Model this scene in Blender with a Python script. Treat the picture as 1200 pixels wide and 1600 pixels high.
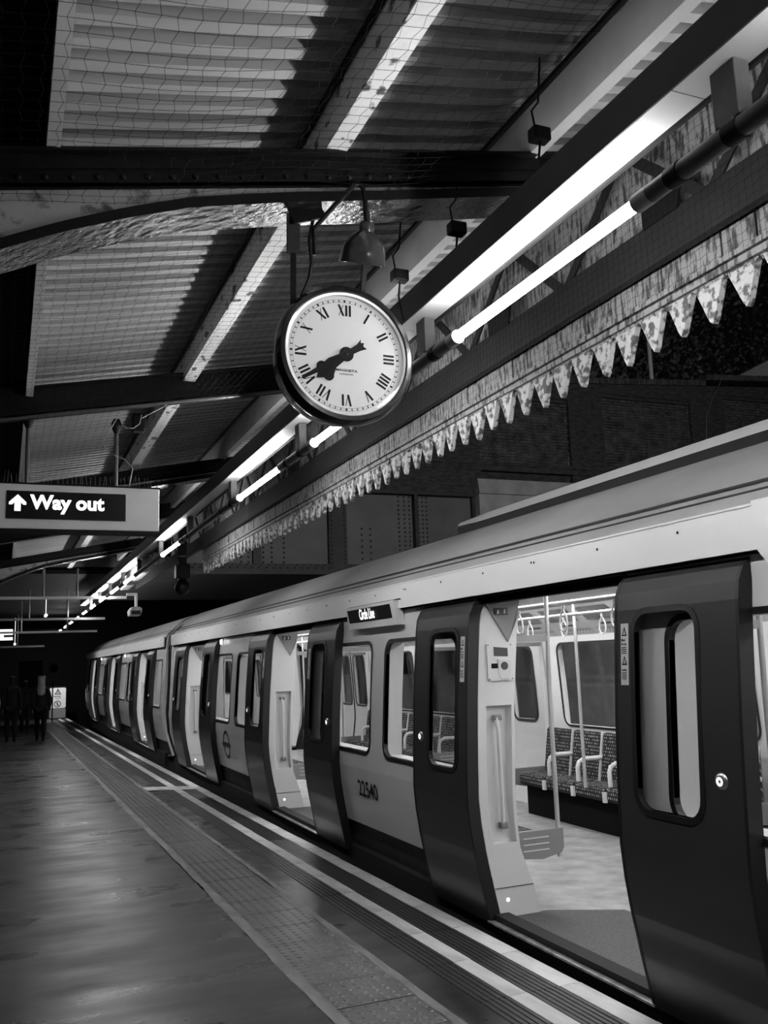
import bpy, bmesh, math, random
from mathutils import Vector, Matrix
random.seed(7)
for o in list(bpy.data.objects): bpy.data.objects.remove(o)
S = bpy.context.scene
COL = S.collection
PI = math.pi

# ------------------------------------------------------------------ camera, world, exposure
cd = bpy.data.cameras.new('camera'); cam = bpy.data.objects.new('camera', cd); COL.objects.link(cam)
cd.sensor_fit = 'HORIZONTAL'; cd.sensor_width = 36.0; cd.lens = 36.0 * 1420 / 1200
cd.clip_start = 0.05; cd.clip_end = 300
r_ = Vector((0.92354533, -0.38193203, -0.03452475)).normalized()
f_ = Vector((0.38232125, 0.90997228, 0.16056439)).normalized()
u_ = r_.cross(f_).normalized()
cam.matrix_world = Matrix(((r_.x, u_.x, -f_.x, 0), (r_.y, u_.y, -f_.y, 0), (r_.z, u_.z, -f_.z, 1.6), (0, 0, 0, 1)))
S.camera = cam
S.view_settings.view_transform = 'Standard'; S.view_settings.look = 'None'
S.view_settings.exposure = 0.0; S.view_settings.gamma = 1.0
w = bpy.data.worlds.new('night_sky'); S.world = w; w.use_nodes = True
w.node_tree.nodes['Background'].inputs[0].default_value = (1, 1, 1, 1)
w.node_tree.nodes['Background'].inputs[1].default_value = 0.0012
TUBE = 92.0      # radiance of the platform tubes
CARL = 22.0       # radiance of the strip lights inside the carriages

# high lamp standing behind the photographer, beyond the canopy edge
ld = bpy.data.lights.new('yard_lamp', 'AREA'); ld.shape = 'DISK'; ld.size = 0.8; ld.energy = 900
lo = bpy.data.objects.new('yard_lamp', ld); COL.objects.link(lo); lo.location = (7.6, -3.0, 6.8)
lo.rotation_euler = (Vector((4.5, 8, 3.5)) - Vector(lo.location)).to_track_quat('-Z', 'Y').to_euler()

def lamp_area(name, loc, to, size, e):
    d = bpy.data.lights.new(name, 'AREA'); d.size = size; d.energy = e; o = bpy.data.objects.new(name, d); COL.objects.link(o); o.location = loc
    o.rotation_euler = (Vector(to) - Vector(loc)).to_track_quat('-Z', 'Y').to_euler(); return o
lamp_area('right_wall_fill', (6.6, 8.5, 2.9), (8.2, 8.5, .8), .5, 45)  # added fill light, brightens the wall seen through the carriage windows
lamp_area('board_fill', (1.9, 41.5, 2.6), (2.3, 44, .3), .3, 90)  # added fill light with no fitting, aimed at the warning board

# ------------------------------------------------------------------ materials
def mat(name, v, rough=0.6, metal=0.0, var=0.0, scale=4.0, bump=0.0, bscale=30.0, spec=0.5, v2=None, stretch=(1, 1, 1), peel=0.0, detail=4, coat=0.0, cut=(0.4, 0.6), rnd=0.0):
    m = bpy.data.materials.new(name); m.use_nodes = True
    nt = m.node_tree; b = nt.nodes['Principled BSDF']
    b.inputs['Base Color'].default_value = (v, v, v, 1)
    b.inputs['Roughness'].default_value = rough; b.inputs['Metallic'].default_value = metal
    b.inputs['Specular IOR Level'].default_value = spec
    if coat: b.inputs['Coat Weight'].default_value = coat; b.inputs['Coat Roughness'].default_value = 0.08
    tc = nt.nodes.new('ShaderNodeTexCoord'); mp = nt.nodes.new('ShaderNodeMapping')
    mp.inputs['Scale'].default_value = stretch
    nt.links.new(tc.outputs['Object'], mp.inputs[0])
    if rnd:
        oi = nt.nodes.new('ShaderNodeObjectInfo'); mu = nt.nodes.new('ShaderNodeMath'); mu.operation = 'MULTIPLY'; mu.inputs[1].default_value = rnd
        nt.links.new(oi.outputs['Random'], mu.inputs[0]); nt.links.new(mu.outputs[0], mp.inputs['Location'])
    if var or peel or v2 is not None:
        n = nt.nodes.new('ShaderNodeTexNoise'); n.inputs['Scale'].default_value = scale; n.inputs['Detail'].default_value = detail
        nt.links.new(mp.outputs[0], n.inputs['Vector'])
        cr = nt.nodes.new('ShaderNodeValToRGB')
        a, c = (v * (1 - var), v * (1 + var)) if v2 is None else (v2, v)
        cr.color_ramp.elements[0].position = cut[0] if v2 is not None else 0.3
        cr.color_ramp.elements[1].position = cut[1] if v2 is not None else 0.7
        cr.color_ramp.elements[0].color = (a, a, a, 1); cr.color_ramp.elements[1].color = (c, c, c, 1)
        nt.links.new(n.outputs['Fac'], cr.inputs[0]); nt.links.new(cr.outputs[0], b.inputs['Base Color'])
    if bump:
        n2 = nt.nodes.new('ShaderNodeTexNoise'); n2.inputs['Scale'].default_value = bscale; n2.inputs['Detail'].default_value = 5
        nt.links.new(mp.outputs[0], n2.inputs['Vector'])
        bp = nt.nodes.new('ShaderNodeBump'); bp.inputs['Strength'].default_value = bump; bp.inputs['Distance'].default_value = 0.01
        nt.links.new(n2.outputs['Fac'], bp.inputs['Height']); nt.links.new(bp.outputs[0], b.inputs['Normal'])
    return m
def emit(name, v, s):
    m = bpy.data.materials.new(name); m.use_nodes = True; nt = m.node_tree
    nt.nodes.remove(nt.nodes['Principled BSDF']); e = nt.nodes.new('ShaderNodeEmission')
    e.inputs[0].default_value = (v, v, v, 1); e.inputs[1].default_value = s
    nt.links.new(e.outputs[0], nt.nodes['Material Output'].inputs[0]); return m
def glassmat(name, tint=0.9, f0=0.05):
    m = bpy.data.materials.new(name); m.use_nodes = True; nt = m.node_tree
    nt.nodes.remove(nt.nodes['Principled BSDF'])
    t = nt.nodes.new('ShaderNodeBsdfTransparent'); t.inputs[0].default_value = (tint, tint, tint, 1)
    g = nt.nodes.new('ShaderNodeBsdfGlossy'); g.inputs['Roughness'].default_value = 0.03
    lw = nt.nodes.new('ShaderNodeLayerWeight'); pw_ = nt.nodes.new('ShaderNodeMath'); pw_.operation = 'POWER'; pw_.inputs[1].default_value = 4.0
    nt.links.new(lw.outputs['Facing'], pw_.inputs[0]); f = nt.nodes.new('ShaderNodeMath'); f.operation = 'MULTIPLY_ADD'
    nt.links.new(pw_.outputs[0], f.inputs[0]); f.inputs[1].default_value = 0.93; f.inputs[2].default_value = f0
    lw.inputs[0].default_value = 0.5
    x = nt.nodes.new('ShaderNodeMixShader')
    nt.links.new(f.outputs[0], x.inputs[0]); nt.links.new(t.outputs[0], x.inputs[1]); nt.links.new(g.outputs[0], x.inputs[2])
    nt.links.new(x.outputs[0], nt.nodes['Material Output'].inputs[0]); return m

M = {}
M['black_steel'] = mat('black_steel', 0.0025, 0.55, var=0.6, scale=9, bump=0.25, bscale=40, spec=0.25)
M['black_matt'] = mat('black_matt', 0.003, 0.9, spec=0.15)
M['rubber'] = mat('rubber', 0.006, 0.5)
M['corrugated'] = mat('corrugated', 0.36, 0.5, var=0.2, scale=1.3, spec=0.3, stretch=(0.6, 2.4, 1), rnd=9)
M['old_paint'] = mat('old_paint', 0.62, 0.55, v2=0.05, scale=14, bump=0.5, bscale=30, detail=9, stretch=(1, .6, 1), cut=(0.36, 0.41))
M['grey_paint'] = mat('grey_paint', 0.30, 0.6, var=0.12, scale=5, bump=0.1)
M['white_paint'] = mat('white_paint', 0.72, 0.5, var=0.12, scale=5, bump=0.1)
M['peeling_web'] = mat('peeling_web', 0.34, 0.45, v2=0.06, scale=11, bump=0.5, bscale=24, detail=9, cut=(0.33, 0.43))
M['gloss_black'] = mat('gloss_black', 0.045, 0.2, v2=0.01, scale=18, bump=0.9, bscale=26, detail=8)
M['valance'] = mat('valance', 0.19, 0.6, v2=0.03, scale=24, bump=0.6, bscale=35, detail=10, stretch=(1, 1.8, 0.5), cut=(0.40, 0.5), rnd=30)
M['valance_tooth'] = mat('valance_tooth', 0.33, 0.6, v2=0.05, scale=30, bump=0.6, bscale=45, detail=10, cut=(0.43, 0.52), rnd=30)
M['duct'] = mat('duct', 0.62, 0.5, v2=0.3, scale=26, bump=0.12, bscale=60, detail=5, cut=(0.24, 0.30))
M['grey_steel'] = mat('grey_steel', 0.009, 0.55, var=0.3, scale=8, bump=0.1, spec=0.3)
M['plate_grey'] = mat('plate_grey', 0.03, 0.6, var=0.2, scale=8)
M['pipe_grey'] = mat('pipe_grey', 0.09, 0.35, var=0.15, scale=8)
M['post_grey'] = mat('post_grey', 0.16, 0.5, var=0.2, scale=12, bump=0.1)
M['tube'] = emit('tube', 1, TUBE)
M['glare_cap'] = mat('glare_cap', 0.35, 0.3)
M['wire'] = mat('wire', 0.004, 0.7, spec=0.1)
M['wire_light'] = mat('wire_light', 0.10, 0.5)
M['cable_light'] = mat('cable_light', 0.4, 0.5)
M['asphalt'] = None
M['tactile'] = mat('tactile', 0.10, 0.30, var=0.25, scale=3, bump=0.25, bscale=60)
M['tactile_border'] = mat('tactile_border', 0.19, 0.55, var=0.35, scale=9, bump=0.5, bscale=40, stretch=(1, .4, 1))
M['edge_dark'] = mat('edge_dark', 0.035, 0.45, var=0.3, scale=10, bump=0.15, bscale=70)
M['edge_white'] = mat('edge_white', 0.7, 0.5, v2=0.42, scale=7, bump=0.2, bscale=60, stretch=(1, .3, 1), detail=7, cut=(0.35, 0.6))
M['ballast'] = mat('ballast', 0.012, 0.9, var=0.5, scale=20, bump=0.6)
M['leaf'] = mat('leaf', 0.036, 0.3, var=0.06, scale=3, coat=0.25)
M['body'] = mat('body', 0.72, 0.32, var=0.07, scale=1.2, coat=0.2)
M['cant'] = mat('cant', 0.86, 0.4, var=0.03, scale=1.6, stretch=(1, .3, 1))
M['roof'] = mat('roof', 0.42, 0.42, var=0.28, scale=1.6, bump=0.05, stretch=(1, 0.35, 1), detail=6)
M['reveal'] = mat('reveal', 0.66, 0.4, var=0.03, scale=2)
M['int_wall'] = mat('int_wall', 0.66, 0.4)
M['int_ceiling'] = mat('int_ceiling', 0.6, 0.5)
M['int_floor'] = mat('int_floor', 0.28, 0.5, var=0.3, scale=6, detail=8)
M['int_mat'] = mat('int_mat', 0.05, 0.55, var=0.6, scale=80, detail=2)
M['pole'] = mat('pole', 0.42, 0.3)
M['grey_plastic'] = mat('grey_plastic', 0.22, 0.45)
M['dark_label'] = mat('dark_label', 0.05, 0.5)
M['steel'] = mat('steel', 0.5, 0.3, metal=0.9, var=0.15, scale=12)
M['sill'] = mat('sill', 0.45, 0.35, metal=0.6, var=0.4, scale=14)
M['glass'] = glassmat('glass', 0.86)
M['glass_clear'] = glassmat('glass_clear', 0.95, 0.02)
M['underframe'] = mat('underframe', 0.01, 0.8)
M['car_light'] = emit('car_light', 1, CARL)
M['button_ring'] = emit('button_ring', 1, 1.5)
M['led'] = emit('led', 1, 1.6)
M['glow_disc'] = emit('glow_disc', 1, 3.0)  # serves the side lamps and the added highlight disc on door jambs
M['white_sticker'] = mat('white_sticker', 0.6, 0.4)
M['ink'] = mat('ink', 0.006, 0.7, spec=0.15)
M['clock_face'] = mat('clock_face', 0.30, 0.6, var=0.05, scale=5, spec=0.2)
M['clock_case'] = mat('clock_case', 0.01, 0.25, var=0.3, scale=12, bump=0.1, coat=0.4)
M['enamel'] = mat('enamel', 0.03, 0.2, var=0.3, scale=7, coat=0.5)
M['sign_case'] = mat('sign_case', 0.75, 0.5, var=0.06, scale=4)
M['sign_black'] = mat('sign_black', 0.006, 0.25)
M['sign_lit'] = emit('sign_lit', 1, 1.6)
M['bridge_steel'] = mat('bridge_steel', 0.13, 0.6, var=0.2, scale=1.2, bump=0.2, bscale=8)
M['bridge_dark'] = mat('bridge_dark', 0.03, 0.6, var=0.3, scale=4)
M['brick'] = mat('brick', 0.075, 0.9, var=0.6, scale=5, bump=0.3, detail=3, rnd=20)
M['mortar'] = mat('mortar', 0.6, 0.9, v2=0.03, scale=2.2, detail=5, cut=(0.45, 0.6))
M['brick_pier'] = mat('brick_pier', 0.05, 0.9, var=0.5, scale=6, bump=0.3, stretch=(1, 1, 3))
M['stone'] = mat('stone', 0.4, 0.8, var=0.2, scale=3, bump=0.2)
M['leaves'] = mat('leaves', 0.14, 0.6, var=0.6, scale=3)
M['bark'] = mat('bark', 0.04, 0.9)
M['dark_cloth'] = mat('dark_cloth', 0.006, 0.9, var=0.3, scale=20, spec=0.1)
M['dark_trousers'] = mat('dark_trousers', 0.004, 0.9, spec=0.1)
M['skin'] = mat('skin', 0.22, 0.6)
M['hair_fair'] = mat('hair_fair', 0.09, 0.5, var=0.4, scale=40, stretch=(1, 1, .1))
M['hair_dark'] = mat('hair_dark', 0.01, 0.6)
M['pale_cloth'] = mat('pale_cloth', 0.3, 0.8)
_f = M['clock_face'].node_tree.nodes['Principled BSDF']; _f.inputs['Emission Color'].default_value = (1, 1, 1, 1); _f.inputs['Emission Strength'].default_value = 0.34   # even glow added to the dial
M['dim_white'] = mat('dim_white', 0.35, 0.5)
def asphalt():
    m = bpy.data.materials.new('asphalt'); m.use_nodes = True; nt = m.node_tree; b = nt.nodes['Principled BSDF']
    tc = nt.nodes.new('ShaderNodeTexCoord')
    def noise(sc, st, det):
        mp = nt.nodes.new('ShaderNodeMapping'); mp.inputs['Scale'].default_value = st; nt.links.new(tc.outputs['Object'], mp.inputs[0])
        n = nt.nodes.new('ShaderNodeTexNoise'); n.inputs['Scale'].default_value = sc; n.inputs['Detail'].default_value = det
        nt.links.new(mp.outputs[0], n.inputs[0]); return n.outputs['Fac']
    def ramp(src, p0, p1, a, c):
        r = nt.nodes.new('ShaderNodeMapRange'); r.inputs[1].default_value = p0; r.inputs[2].default_value = p1
        r.inputs[3].default_value = a; r.inputs[4].default_value = c; nt.links.new(src, r.inputs[0]); return r.outputs[0]
    col = ramp(noise(1.6, (1, 1, 1), 7), .35, .65, 0.012, 0.034)
    nt.links.new(col, b.inputs['Base Color'])
    nt.links.new(ramp(noise(1.3, (0.7, 1.8, 1), 6), .35, .65, 0.24, 0.46), b.inputs['Roughness'])
    b.inputs['Specular IOR Level'].default_value = 0.45
    b1 = nt.nodes.new('ShaderNodeBump'); b1.inputs['Strength'].default_value = 0.4; b1.inputs['Distance'].default_value = 0.010
    nt.links.new(noise(2.4, (0.6, 2.4, 1), 1.5), b1.inputs['Height'])
    b2 = nt.nodes.new('ShaderNodeBump'); b2.inputs['Strength'].default_value = 0.25; b2.inputs['Distance'].default_value = 0.003
    nt.links.new(noise(160, (1, 1, 1), 2), b2.inputs['Height']); nt.links.new(b1.outputs[0], b2.inputs['Normal'])
    nt.links.new(b2.outputs[0], b.inputs['Normal']); return m
M['asphalt'] = asphalt()
def moquette():
    m = bpy.data.materials.new('moquette'); m.use_nodes = True; nt = m.node_tree; b = nt.nodes['Principled BSDF']
    b.inputs['Roughness'].default_value = 0.95
    tc = nt.nodes.new('ShaderNodeTexCoord'); sx_ = nt.nodes.new('ShaderNodeSeparateXYZ'); nt.links.new(tc.outputs['Object'], sx_.inputs[0])
    ab = nt.nodes.new('ShaderNodeMath'); ab.operation = 'ABSOLUTE'; sb = nt.nodes.new('ShaderNodeMath'); sb.operation = 'SUBTRACT'; sb.inputs[1].default_value = 4.26
    nt.links.new(sx_.outputs[0], sb.inputs[0]); nt.links.new(sb.outputs[0], ab.inputs[0])
    ad = nt.nodes.new('ShaderNodeMath'); nt.links.new(sx_.outputs[2], ad.inputs[0]); nt.links.new(ab.outputs[0], ad.inputs[1])
    mp = nt.nodes.new('ShaderNodeCombineXYZ'); nt.links.new(sx_.outputs[1], mp.inputs[0]); nt.links.new(ad.outputs[0], mp.inputs[1])
    br = nt.nodes.new('ShaderNodeTexBrick'); br.inputs['Scale'].default_value = 17; br.inputs['Mortar Size'].default_value = 0.17; br.inputs['Mortar Smooth'].default_value = 0.3
    br.inputs['Color1'].default_value = (0.42, 0.42, 0.42, 1); br.inputs['Color2'].default_value = (0.02, 0.02, 0.02, 1)
    br.inputs['Mortar'].default_value = (0.008, 0.008, 0.008, 1); br.inputs['Brick Width'].default_value = 0.5; br.inputs['Row Height'].default_value = 0.62
    nt.links.new(mp.outputs[0], br.inputs['Vector']); nt.links.new(br.outputs[0], b.inputs['Base Color']); return m
M['moquette'] = moquette()

# ------------------------------------------------------------------ mesh helpers
class MB:
    def __init__(s): s.v = []; s.f = []; s.m = []; s.cur = 0
    def add(s, vs, fs):
        n = len(s.v); s.v += [tuple(p) for p in vs]
        s.f += [tuple(i + n for i in f) for f in fs]; s.m += [s.cur] * len(fs)
    def box(s, x0, x1, y0, y1, z0, z1):
        vs = [(x, y, z) for x in (x0, x1) for y in (y0, y1) for z in (z0, z1)]
        s.add(vs, [(0, 1, 3, 2), (4, 6, 7, 5), (0, 4, 5, 1), (2, 3, 7, 6), (0, 2, 6, 4), (1, 5, 7, 3)])
    def bar(s, a, b, w, h, up=(0, 0, 1)):
        a = Vector(a); b = Vector(b); d = (b - a).normalized(); u = Vector(up)
        sd = d.cross(u)
        if sd.length < 1e-4: sd = d.cross(Vector((1, 0, 0)))
        sd.normalize(); u = sd.cross(d).normalized(); vs = []
        for p in (a, b):
            for i, j in ((-1, -1), (1, -1), (1, 1), (-1, 1)): vs.append(p + sd * i * w / 2 + u * j * h / 2)
        s.add(vs, [(0, 1, 2, 3), (7, 6, 5, 4), (0, 4, 5, 1), (1, 5, 6, 2), (2, 6, 7, 3), (3, 7, 4, 0)])
    def tube(s, pts, r, n=10, cap=True):
        pts = [Vector(p) for p in pts]; k = len(pts); R = r if isinstance(r, (list, tuple)) else [r] * k; vs = []; prev = None
        for i, p in enumerate(pts):
            d = (pts[min(i + 1, k - 1)] - pts[max(i - 1, 0)]).normalized()
            if prev is None:
                a = d.cross(Vector((0, 0, 1)))
                if a.length < .1: a = d.cross(Vector((1, 0, 0)))
            else: a = prev - d * prev.dot(d)
            a.normalize(); prev = a; b = d.cross(a)
            for j in range(n):
                t = 2 * PI * j / n; vs.append(p + (a * math.cos(t) + b * math.sin(t)) * R[i])
        fs = [(i * n + j, i * n + (j + 1) % n, (i + 1) * n + (j + 1) % n, (i + 1) * n + j) for i in range(k - 1) for j in range(n)]
        if cap: fs += [tuple(range(n))[::-1], tuple((k - 1) * n + j for j in range(n))]
        s.add(vs, fs)
    def lathe(s, prof, n=32, c=(0, 0, 0), axis='Z'):
        vs = []; k = len(prof)
        for r, h in prof:
            for j in range(n):
                t = 2 * PI * j / n; a, b = r * math.cos(t), r * math.sin(t)
                q = {'Z': (a, b, h), 'Y': (a, h, b), 'X': (h, a, b)}[axis]
                vs.append((c[0] + q[0], c[1] + q[1], c[2] + q[2]))
        s.add(vs, [(i * n + j, i * n + (j + 1) % n, (i + 1) * n + (j + 1) % n, (i + 1) * n + j) for i in range(k - 1) for j in range(n)])
    def prism(s, poly, d0, d1, f):           # poly: 2-D outline, f(a, b, d) -> point
        n = len(poly); vs = [f(a, b, d0) for a, b in poly] + [f(a, b, d1) for a, b in poly]
        s.add(vs, [tuple(range(n)), tuple(range(2 * n - 1, n - 1, -1))] + [(i, n + i, n + (i + 1) % n, (i + 1) % n) for i in range(n)])
    def loft(s, A, B, closed=False):
        n = len(A); s.add(list(A) + list(B), [(i, (i + 1) % n, n + (i + 1) % n, n + i) for i in range(n if closed else n - 1)])
    def build(s, name, mats, parent=None, smooth=False, bevel=0.0, fix=True):
        me = bpy.data.meshes.new(name); me.from_pydata(s.v, [], s.f)
        if not isinstance(mats, (list, tuple)): mats = [mats]
        for m in mats: me.materials.append(M[m] if isinstance(m, str) else m)
        me.polygons.foreach_set('material_index', s.m)
        if fix:
            b = bmesh.new(); b.from_mesh(me); bmesh.ops.recalc_face_normals(b, faces=b.faces); b.to_mesh(me); b.free()
        if smooth: me.polygons.foreach_set('use_smooth', [True] * len(me.polygons))
        me.update()
        o = bpy.data.objects.new(name, me); COL.objects.link(o)
        if parent: o.parent = parent
        if smooth:
            e = o.modifiers.new('edge', 'EDGE_SPLIT'); e.split_angle = 0.7
        if bevel:
            bv = o.modifiers.new('bevel', 'BEVEL'); bv.width = bevel; bv.segments = 2; bv.limit_method = 'ANGLE'
        return o
def B(name, m, parent, *a, bevel=0.0):
    q = MB(); q.box(*a); return q.build(name, m, parent, bevel=bevel)
def tag(o, label=None, cat=None, group=None, kind=None):
    if label: o['label'] = label
    if cat: o['category'] = cat
    if group: o['group'] = group
    if kind: o['kind'] = kind
    return o
def empty(name, loc=(0, 0, 0), label=None, cat=None, group=None, kind=None):
    o = bpy.data.objects.new(name, None); COL.objects.link(o); o.location = loc; o.empty_display_size = .1
    return tag(o, label, cat, group, kind)
def put(o, loc, parent=None):
    c = o.copy(); COL.objects.link(c); c.location = loc
    if parent: c.parent = parent
    return c
def tree_copy(o, parent=None, off=None):
    c = o.copy(); COL.objects.link(c)
    if parent: c.parent = parent
    if off: c.location = Vector(o.location) + Vector(off)
    for ch in list(o.children): tree_copy(ch, c)
    return c
def text(name, body, m, parent, loc, size, rot, ext=0.0008, bold=0.0, align='CENTER', sx=1.0):
    cu = bpy.data.curves.new(name, 'FONT'); cu.body = body; cu.size = size; cu.extrude = ext; cu.offset = bold
    cu.align_x = align; cu.align_y = 'CENTER'; cu.materials.append(M[m]); cu.resolution_u = 3
    o = bpy.data.objects.new(name, cu); COL.objects.link(o); o.location = loc; o.rotation_euler = rot; o.scale = (sx, 1, 1)
    dg = bpy.context.evaluated_depsgraph_get(); me = bpy.data.meshes.new_from_object(o.evaluated_get(dg)); loc_, rot_, sc_ = o.location.copy(), o.rotation_euler.copy(), o.scale.copy()
    bpy.data.objects.remove(o); o = bpy.data.objects.new(name, me); COL.objects.link(o); o.location = loc_; o.rotation_euler = rot_; o.scale = sc_
    if parent: o.parent = parent
    return o
def rrect(a0, a1, b0, b1, r, n=5):
    out = []
    for cx, cy, t0 in ((a1 - r, b1 - r, 0), (a0 + r, b1 - r, 90), (a0 + r, b0 + r, 180), (a1 - r, b0 + r, 270)):
        for i in range(n + 1):
            t = math.radians(t0 + 90 * i / n); out.append((cx + r * math.cos(t), cy + r * math.sin(t)))
    return out
FACE_MY = (PI / 2, 0, 0)                 # lettering read when looking along +Y
FACE_MX = (PI / 2, 0, -PI / 2)           # lettering read when looking along +X

# ------------------------------------------------------------------ the setting
K = 0.011357                              # the platform falls gently away from the camera
floor = empty('floor', kind='structure')
# platform surface sloping down along Y: everything on it is built in a tilted parent
floor.rotation_euler = (-math.atan(K), 0, 0)
PL = MB()
ys = [-3 + 48.5 * i / 40 for i in range(41)]
PL.loft([(-3.2, y, 0) for y in ys], [(1.46, y, 0) for y in ys])
PL.loft([(2.0, y, 0) for y in ys], [(2.17, y, 0) for y in ys])
PL.add([(-3.2, -3, -0.02), (2.72, -3, -0.02), (2.72, 45.5, -0.02), (-3.2, 45.5, -0.02)], [(0, 1, 2, 3)])
PL.build('asphalt_surface', 'asphalt', floor)
PB = MB(); PB.box(2.55, 2.68, -3, 45.5, -1.2, -0.05); PB.box(2.5, 2.75, -3, 45.5, -0.16, -0.045)
PB.build('platform_wall', 'black_matt', floor)
# tactile slabs: 0.4 m long, 6 x 6 blisters each
def slab_mesh():
    q = MB(); g = 0.004
    q.box(1.53, 1.945, g, .388 - g, -0.03, 0.002)
    for i in range(7):
        for j in range(6):
            x = 1.553 + i * .0615; y = .032 + j * .0647
            n = 8; vs = [(x, y, .0065)]
            for r, h in ((.0125, .0055), (.017, .002)):
                for k in range(n): vs.append((x + r * math.cos(2 * PI * k / n), y + r * math.sin(2 * PI * k / n), h))
            fs = [(0, 1 + k, 1 + (k + 1) % n) for k in range(n)] + [(1 + k, 1 + n + k, 1 + n + (k + 1) % n, 1 + (k + 1) % n) for k in range(n)]
            q.add(vs, fs)
    return q
sl = slab_mesh().build('tactile_slab', 'tactile', floor)
for i in range(116):
    o = sl if i == 0 else put(sl, (0, 0, 0), floor)
    o.location = (random.uniform(-.002, .002), -0.6 + i * .388, random.uniform(-.0015, .0012))
for x0, x1 in ((1.46, 1.53), (1.945, 2.0)):
    q = MB(); n = 240; A = []; Bq = []
    for i in range(n + 1):
        y = -0.8 + i * 45.8 / n
        A.append((x0 + random.uniform(-.006, .006) + (.012 if (i // 14) % 3 == 0 else 0), y, .002)); Bq.append((x1 + random.uniform(-.003, .003), y, .002))
    q.loft(A, Bq); q.build('tactile_border', 'tactile_border', floor)
# grooved edge pavers with painted stripes
def paver(studded):
    q = MB(); L = .596
    q.cur = 0; q.box(2.17, 2.335, 0, L, -.05, 0.0); q.box(2.44, 2.63, 0, L, -.05, 0.0)
    for i in range(5): x = 2.18 + i * .033; q.box(x, x + .02, 0, L, 0, .004)
    if not studded:
        for i in range(6): x = 2.448 + i * .031; q.box(x, x + .019, 0, L, 0, .004)
    else:
        for i in range(6):
            for j in range(19):
                x = 2.45 + i * .03; y = .008 + j * .031; s = (i + j) % 2
                q.box(x, x + (.022 if s else .01), y, y + (.01 if s else .022), 0, .005)
    q.cur = 1; q.box(2.335, 2.44, 0, L, -.05, .005); q.box(2.63, 2.75, 0, L, -.05, .004)
    return q
pv = {False: paver(False).build('edge_paver', ['edge_dark', 'edge_white'], floor), True: paver(True).build('edge_paver', ['edge_dark', 'edge_white'], floor)}
used = {False: False, True: False}
for i in range(76):
    y = -0.6 + i * .6; st = 8.7 < y < 12.6
    o = pv[st] if not used[st] else put(pv[st], (0, 0, 0), floor); used[st] = True
    o.location = (random.uniform(-.002, .002), y, random.uniform(-.0015, .0015))
q = MB(); q.prism([(1.98, 13.98), (2.66, 13.62), (2.66, 14.05), (1.98, 14.43)], .006, .0085, lambda a, b, d: (a, b, d)); q.build('painted_band', 'edge_white', floor)
q = MB()
for a in ((.70, .74, 18.3, 20.2), (1.41, 1.45, 18.3, 20.2), (.70, 1.45, 18.3, 18.36), (.70, 1.45, 20.14, 20.2)): q.box(*a, -.01, .006)
q.build('manhole_frame', 'tactile_border', floor)
B('manhole_cover', 'edge_dark', floor, .745, 1.405, 18.37, 20.13, -.01, .003)
q = MB(); q.box(2.7, 12, -6, 60, -1.3, -1.1); tag(q.build('track_bed', 'ballast'), kind='structure')

# canopy ceiling: purlins and corrugated sheets
ceiling = empty('ceiling', kind='structure')
SL = 0.187; TH = math.atan(SL)
def hz(x, h): return 1.6 + h + SL * x       # height on a plane parallel to the roof
def sheet():
    q = MB(); P = .115; n = 7; X0, X1 = -1.6, 2.45; A = []; Bq = []
    pr = [(0, 0), (.46, 0), (.54, .055), (.90, .055), (1, 0)]
    pts = [((k + a) * P, h) for k in range(n) for a, h in pr[:-1]] + [(n * P, 0)]
    for y, h in pts:
        A.append((X0, y, hz(X0, 1.90) + h)); Bq.append((X1, y, hz(X1, 1.90) + h))
    q.loft(A, Bq); q.loft([(a, b, c + .004) for a, b, c in A], [(a, b, c + .004) for a, b, c in Bq]); return q
sh = sheet().build('roof_sheet', 'corrugated', ceiling)
for i in range(24):
    o = sh if i == 0 else put(sh, (0, 0, 0), ceiling)
    o.location = (random.uniform(-.01, .01), -1.0 + i * .805 + random.uniform(-.003, .003), -.0015 * (i % 2))
def purlin(x0, x1, hb, m, name='purlin', y0=-1.2, y1=17.9):
    q = MB(); zb = hz((x0 + x1) / 2, hb); zt = hz(x0, 1.895)
    q.box(x0, x1, y0, y1, zb, zt); return q.build(name, m, ceiling)
purlin(.082, .125, 1.69, 'white_paint')
purlin(1.06, 1.14, 1.69, 'old_paint')
purlin(1.955, 2.01, 1.68, 'grey_paint')
purlin(2.37, 2.44, 1.68, 'white_paint')
purlin(-1.25, -1.16, 1.69, 'black_steel')
B('dark_board', 'black_matt', ceiling, -.5, .080, -1.2, 17.9, hz(0, 1.79), hz(0, 1.81))  # black board added to darken the roof left of the first purlin
for x, zt in ((1.035, .03), (1.905, .03)):
    B('purlin_cleat', 'black_steel', ceiling, x, x + .02, -1.2, 17.9, hz(x, 1.86), hz(x, 1.88))

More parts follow.
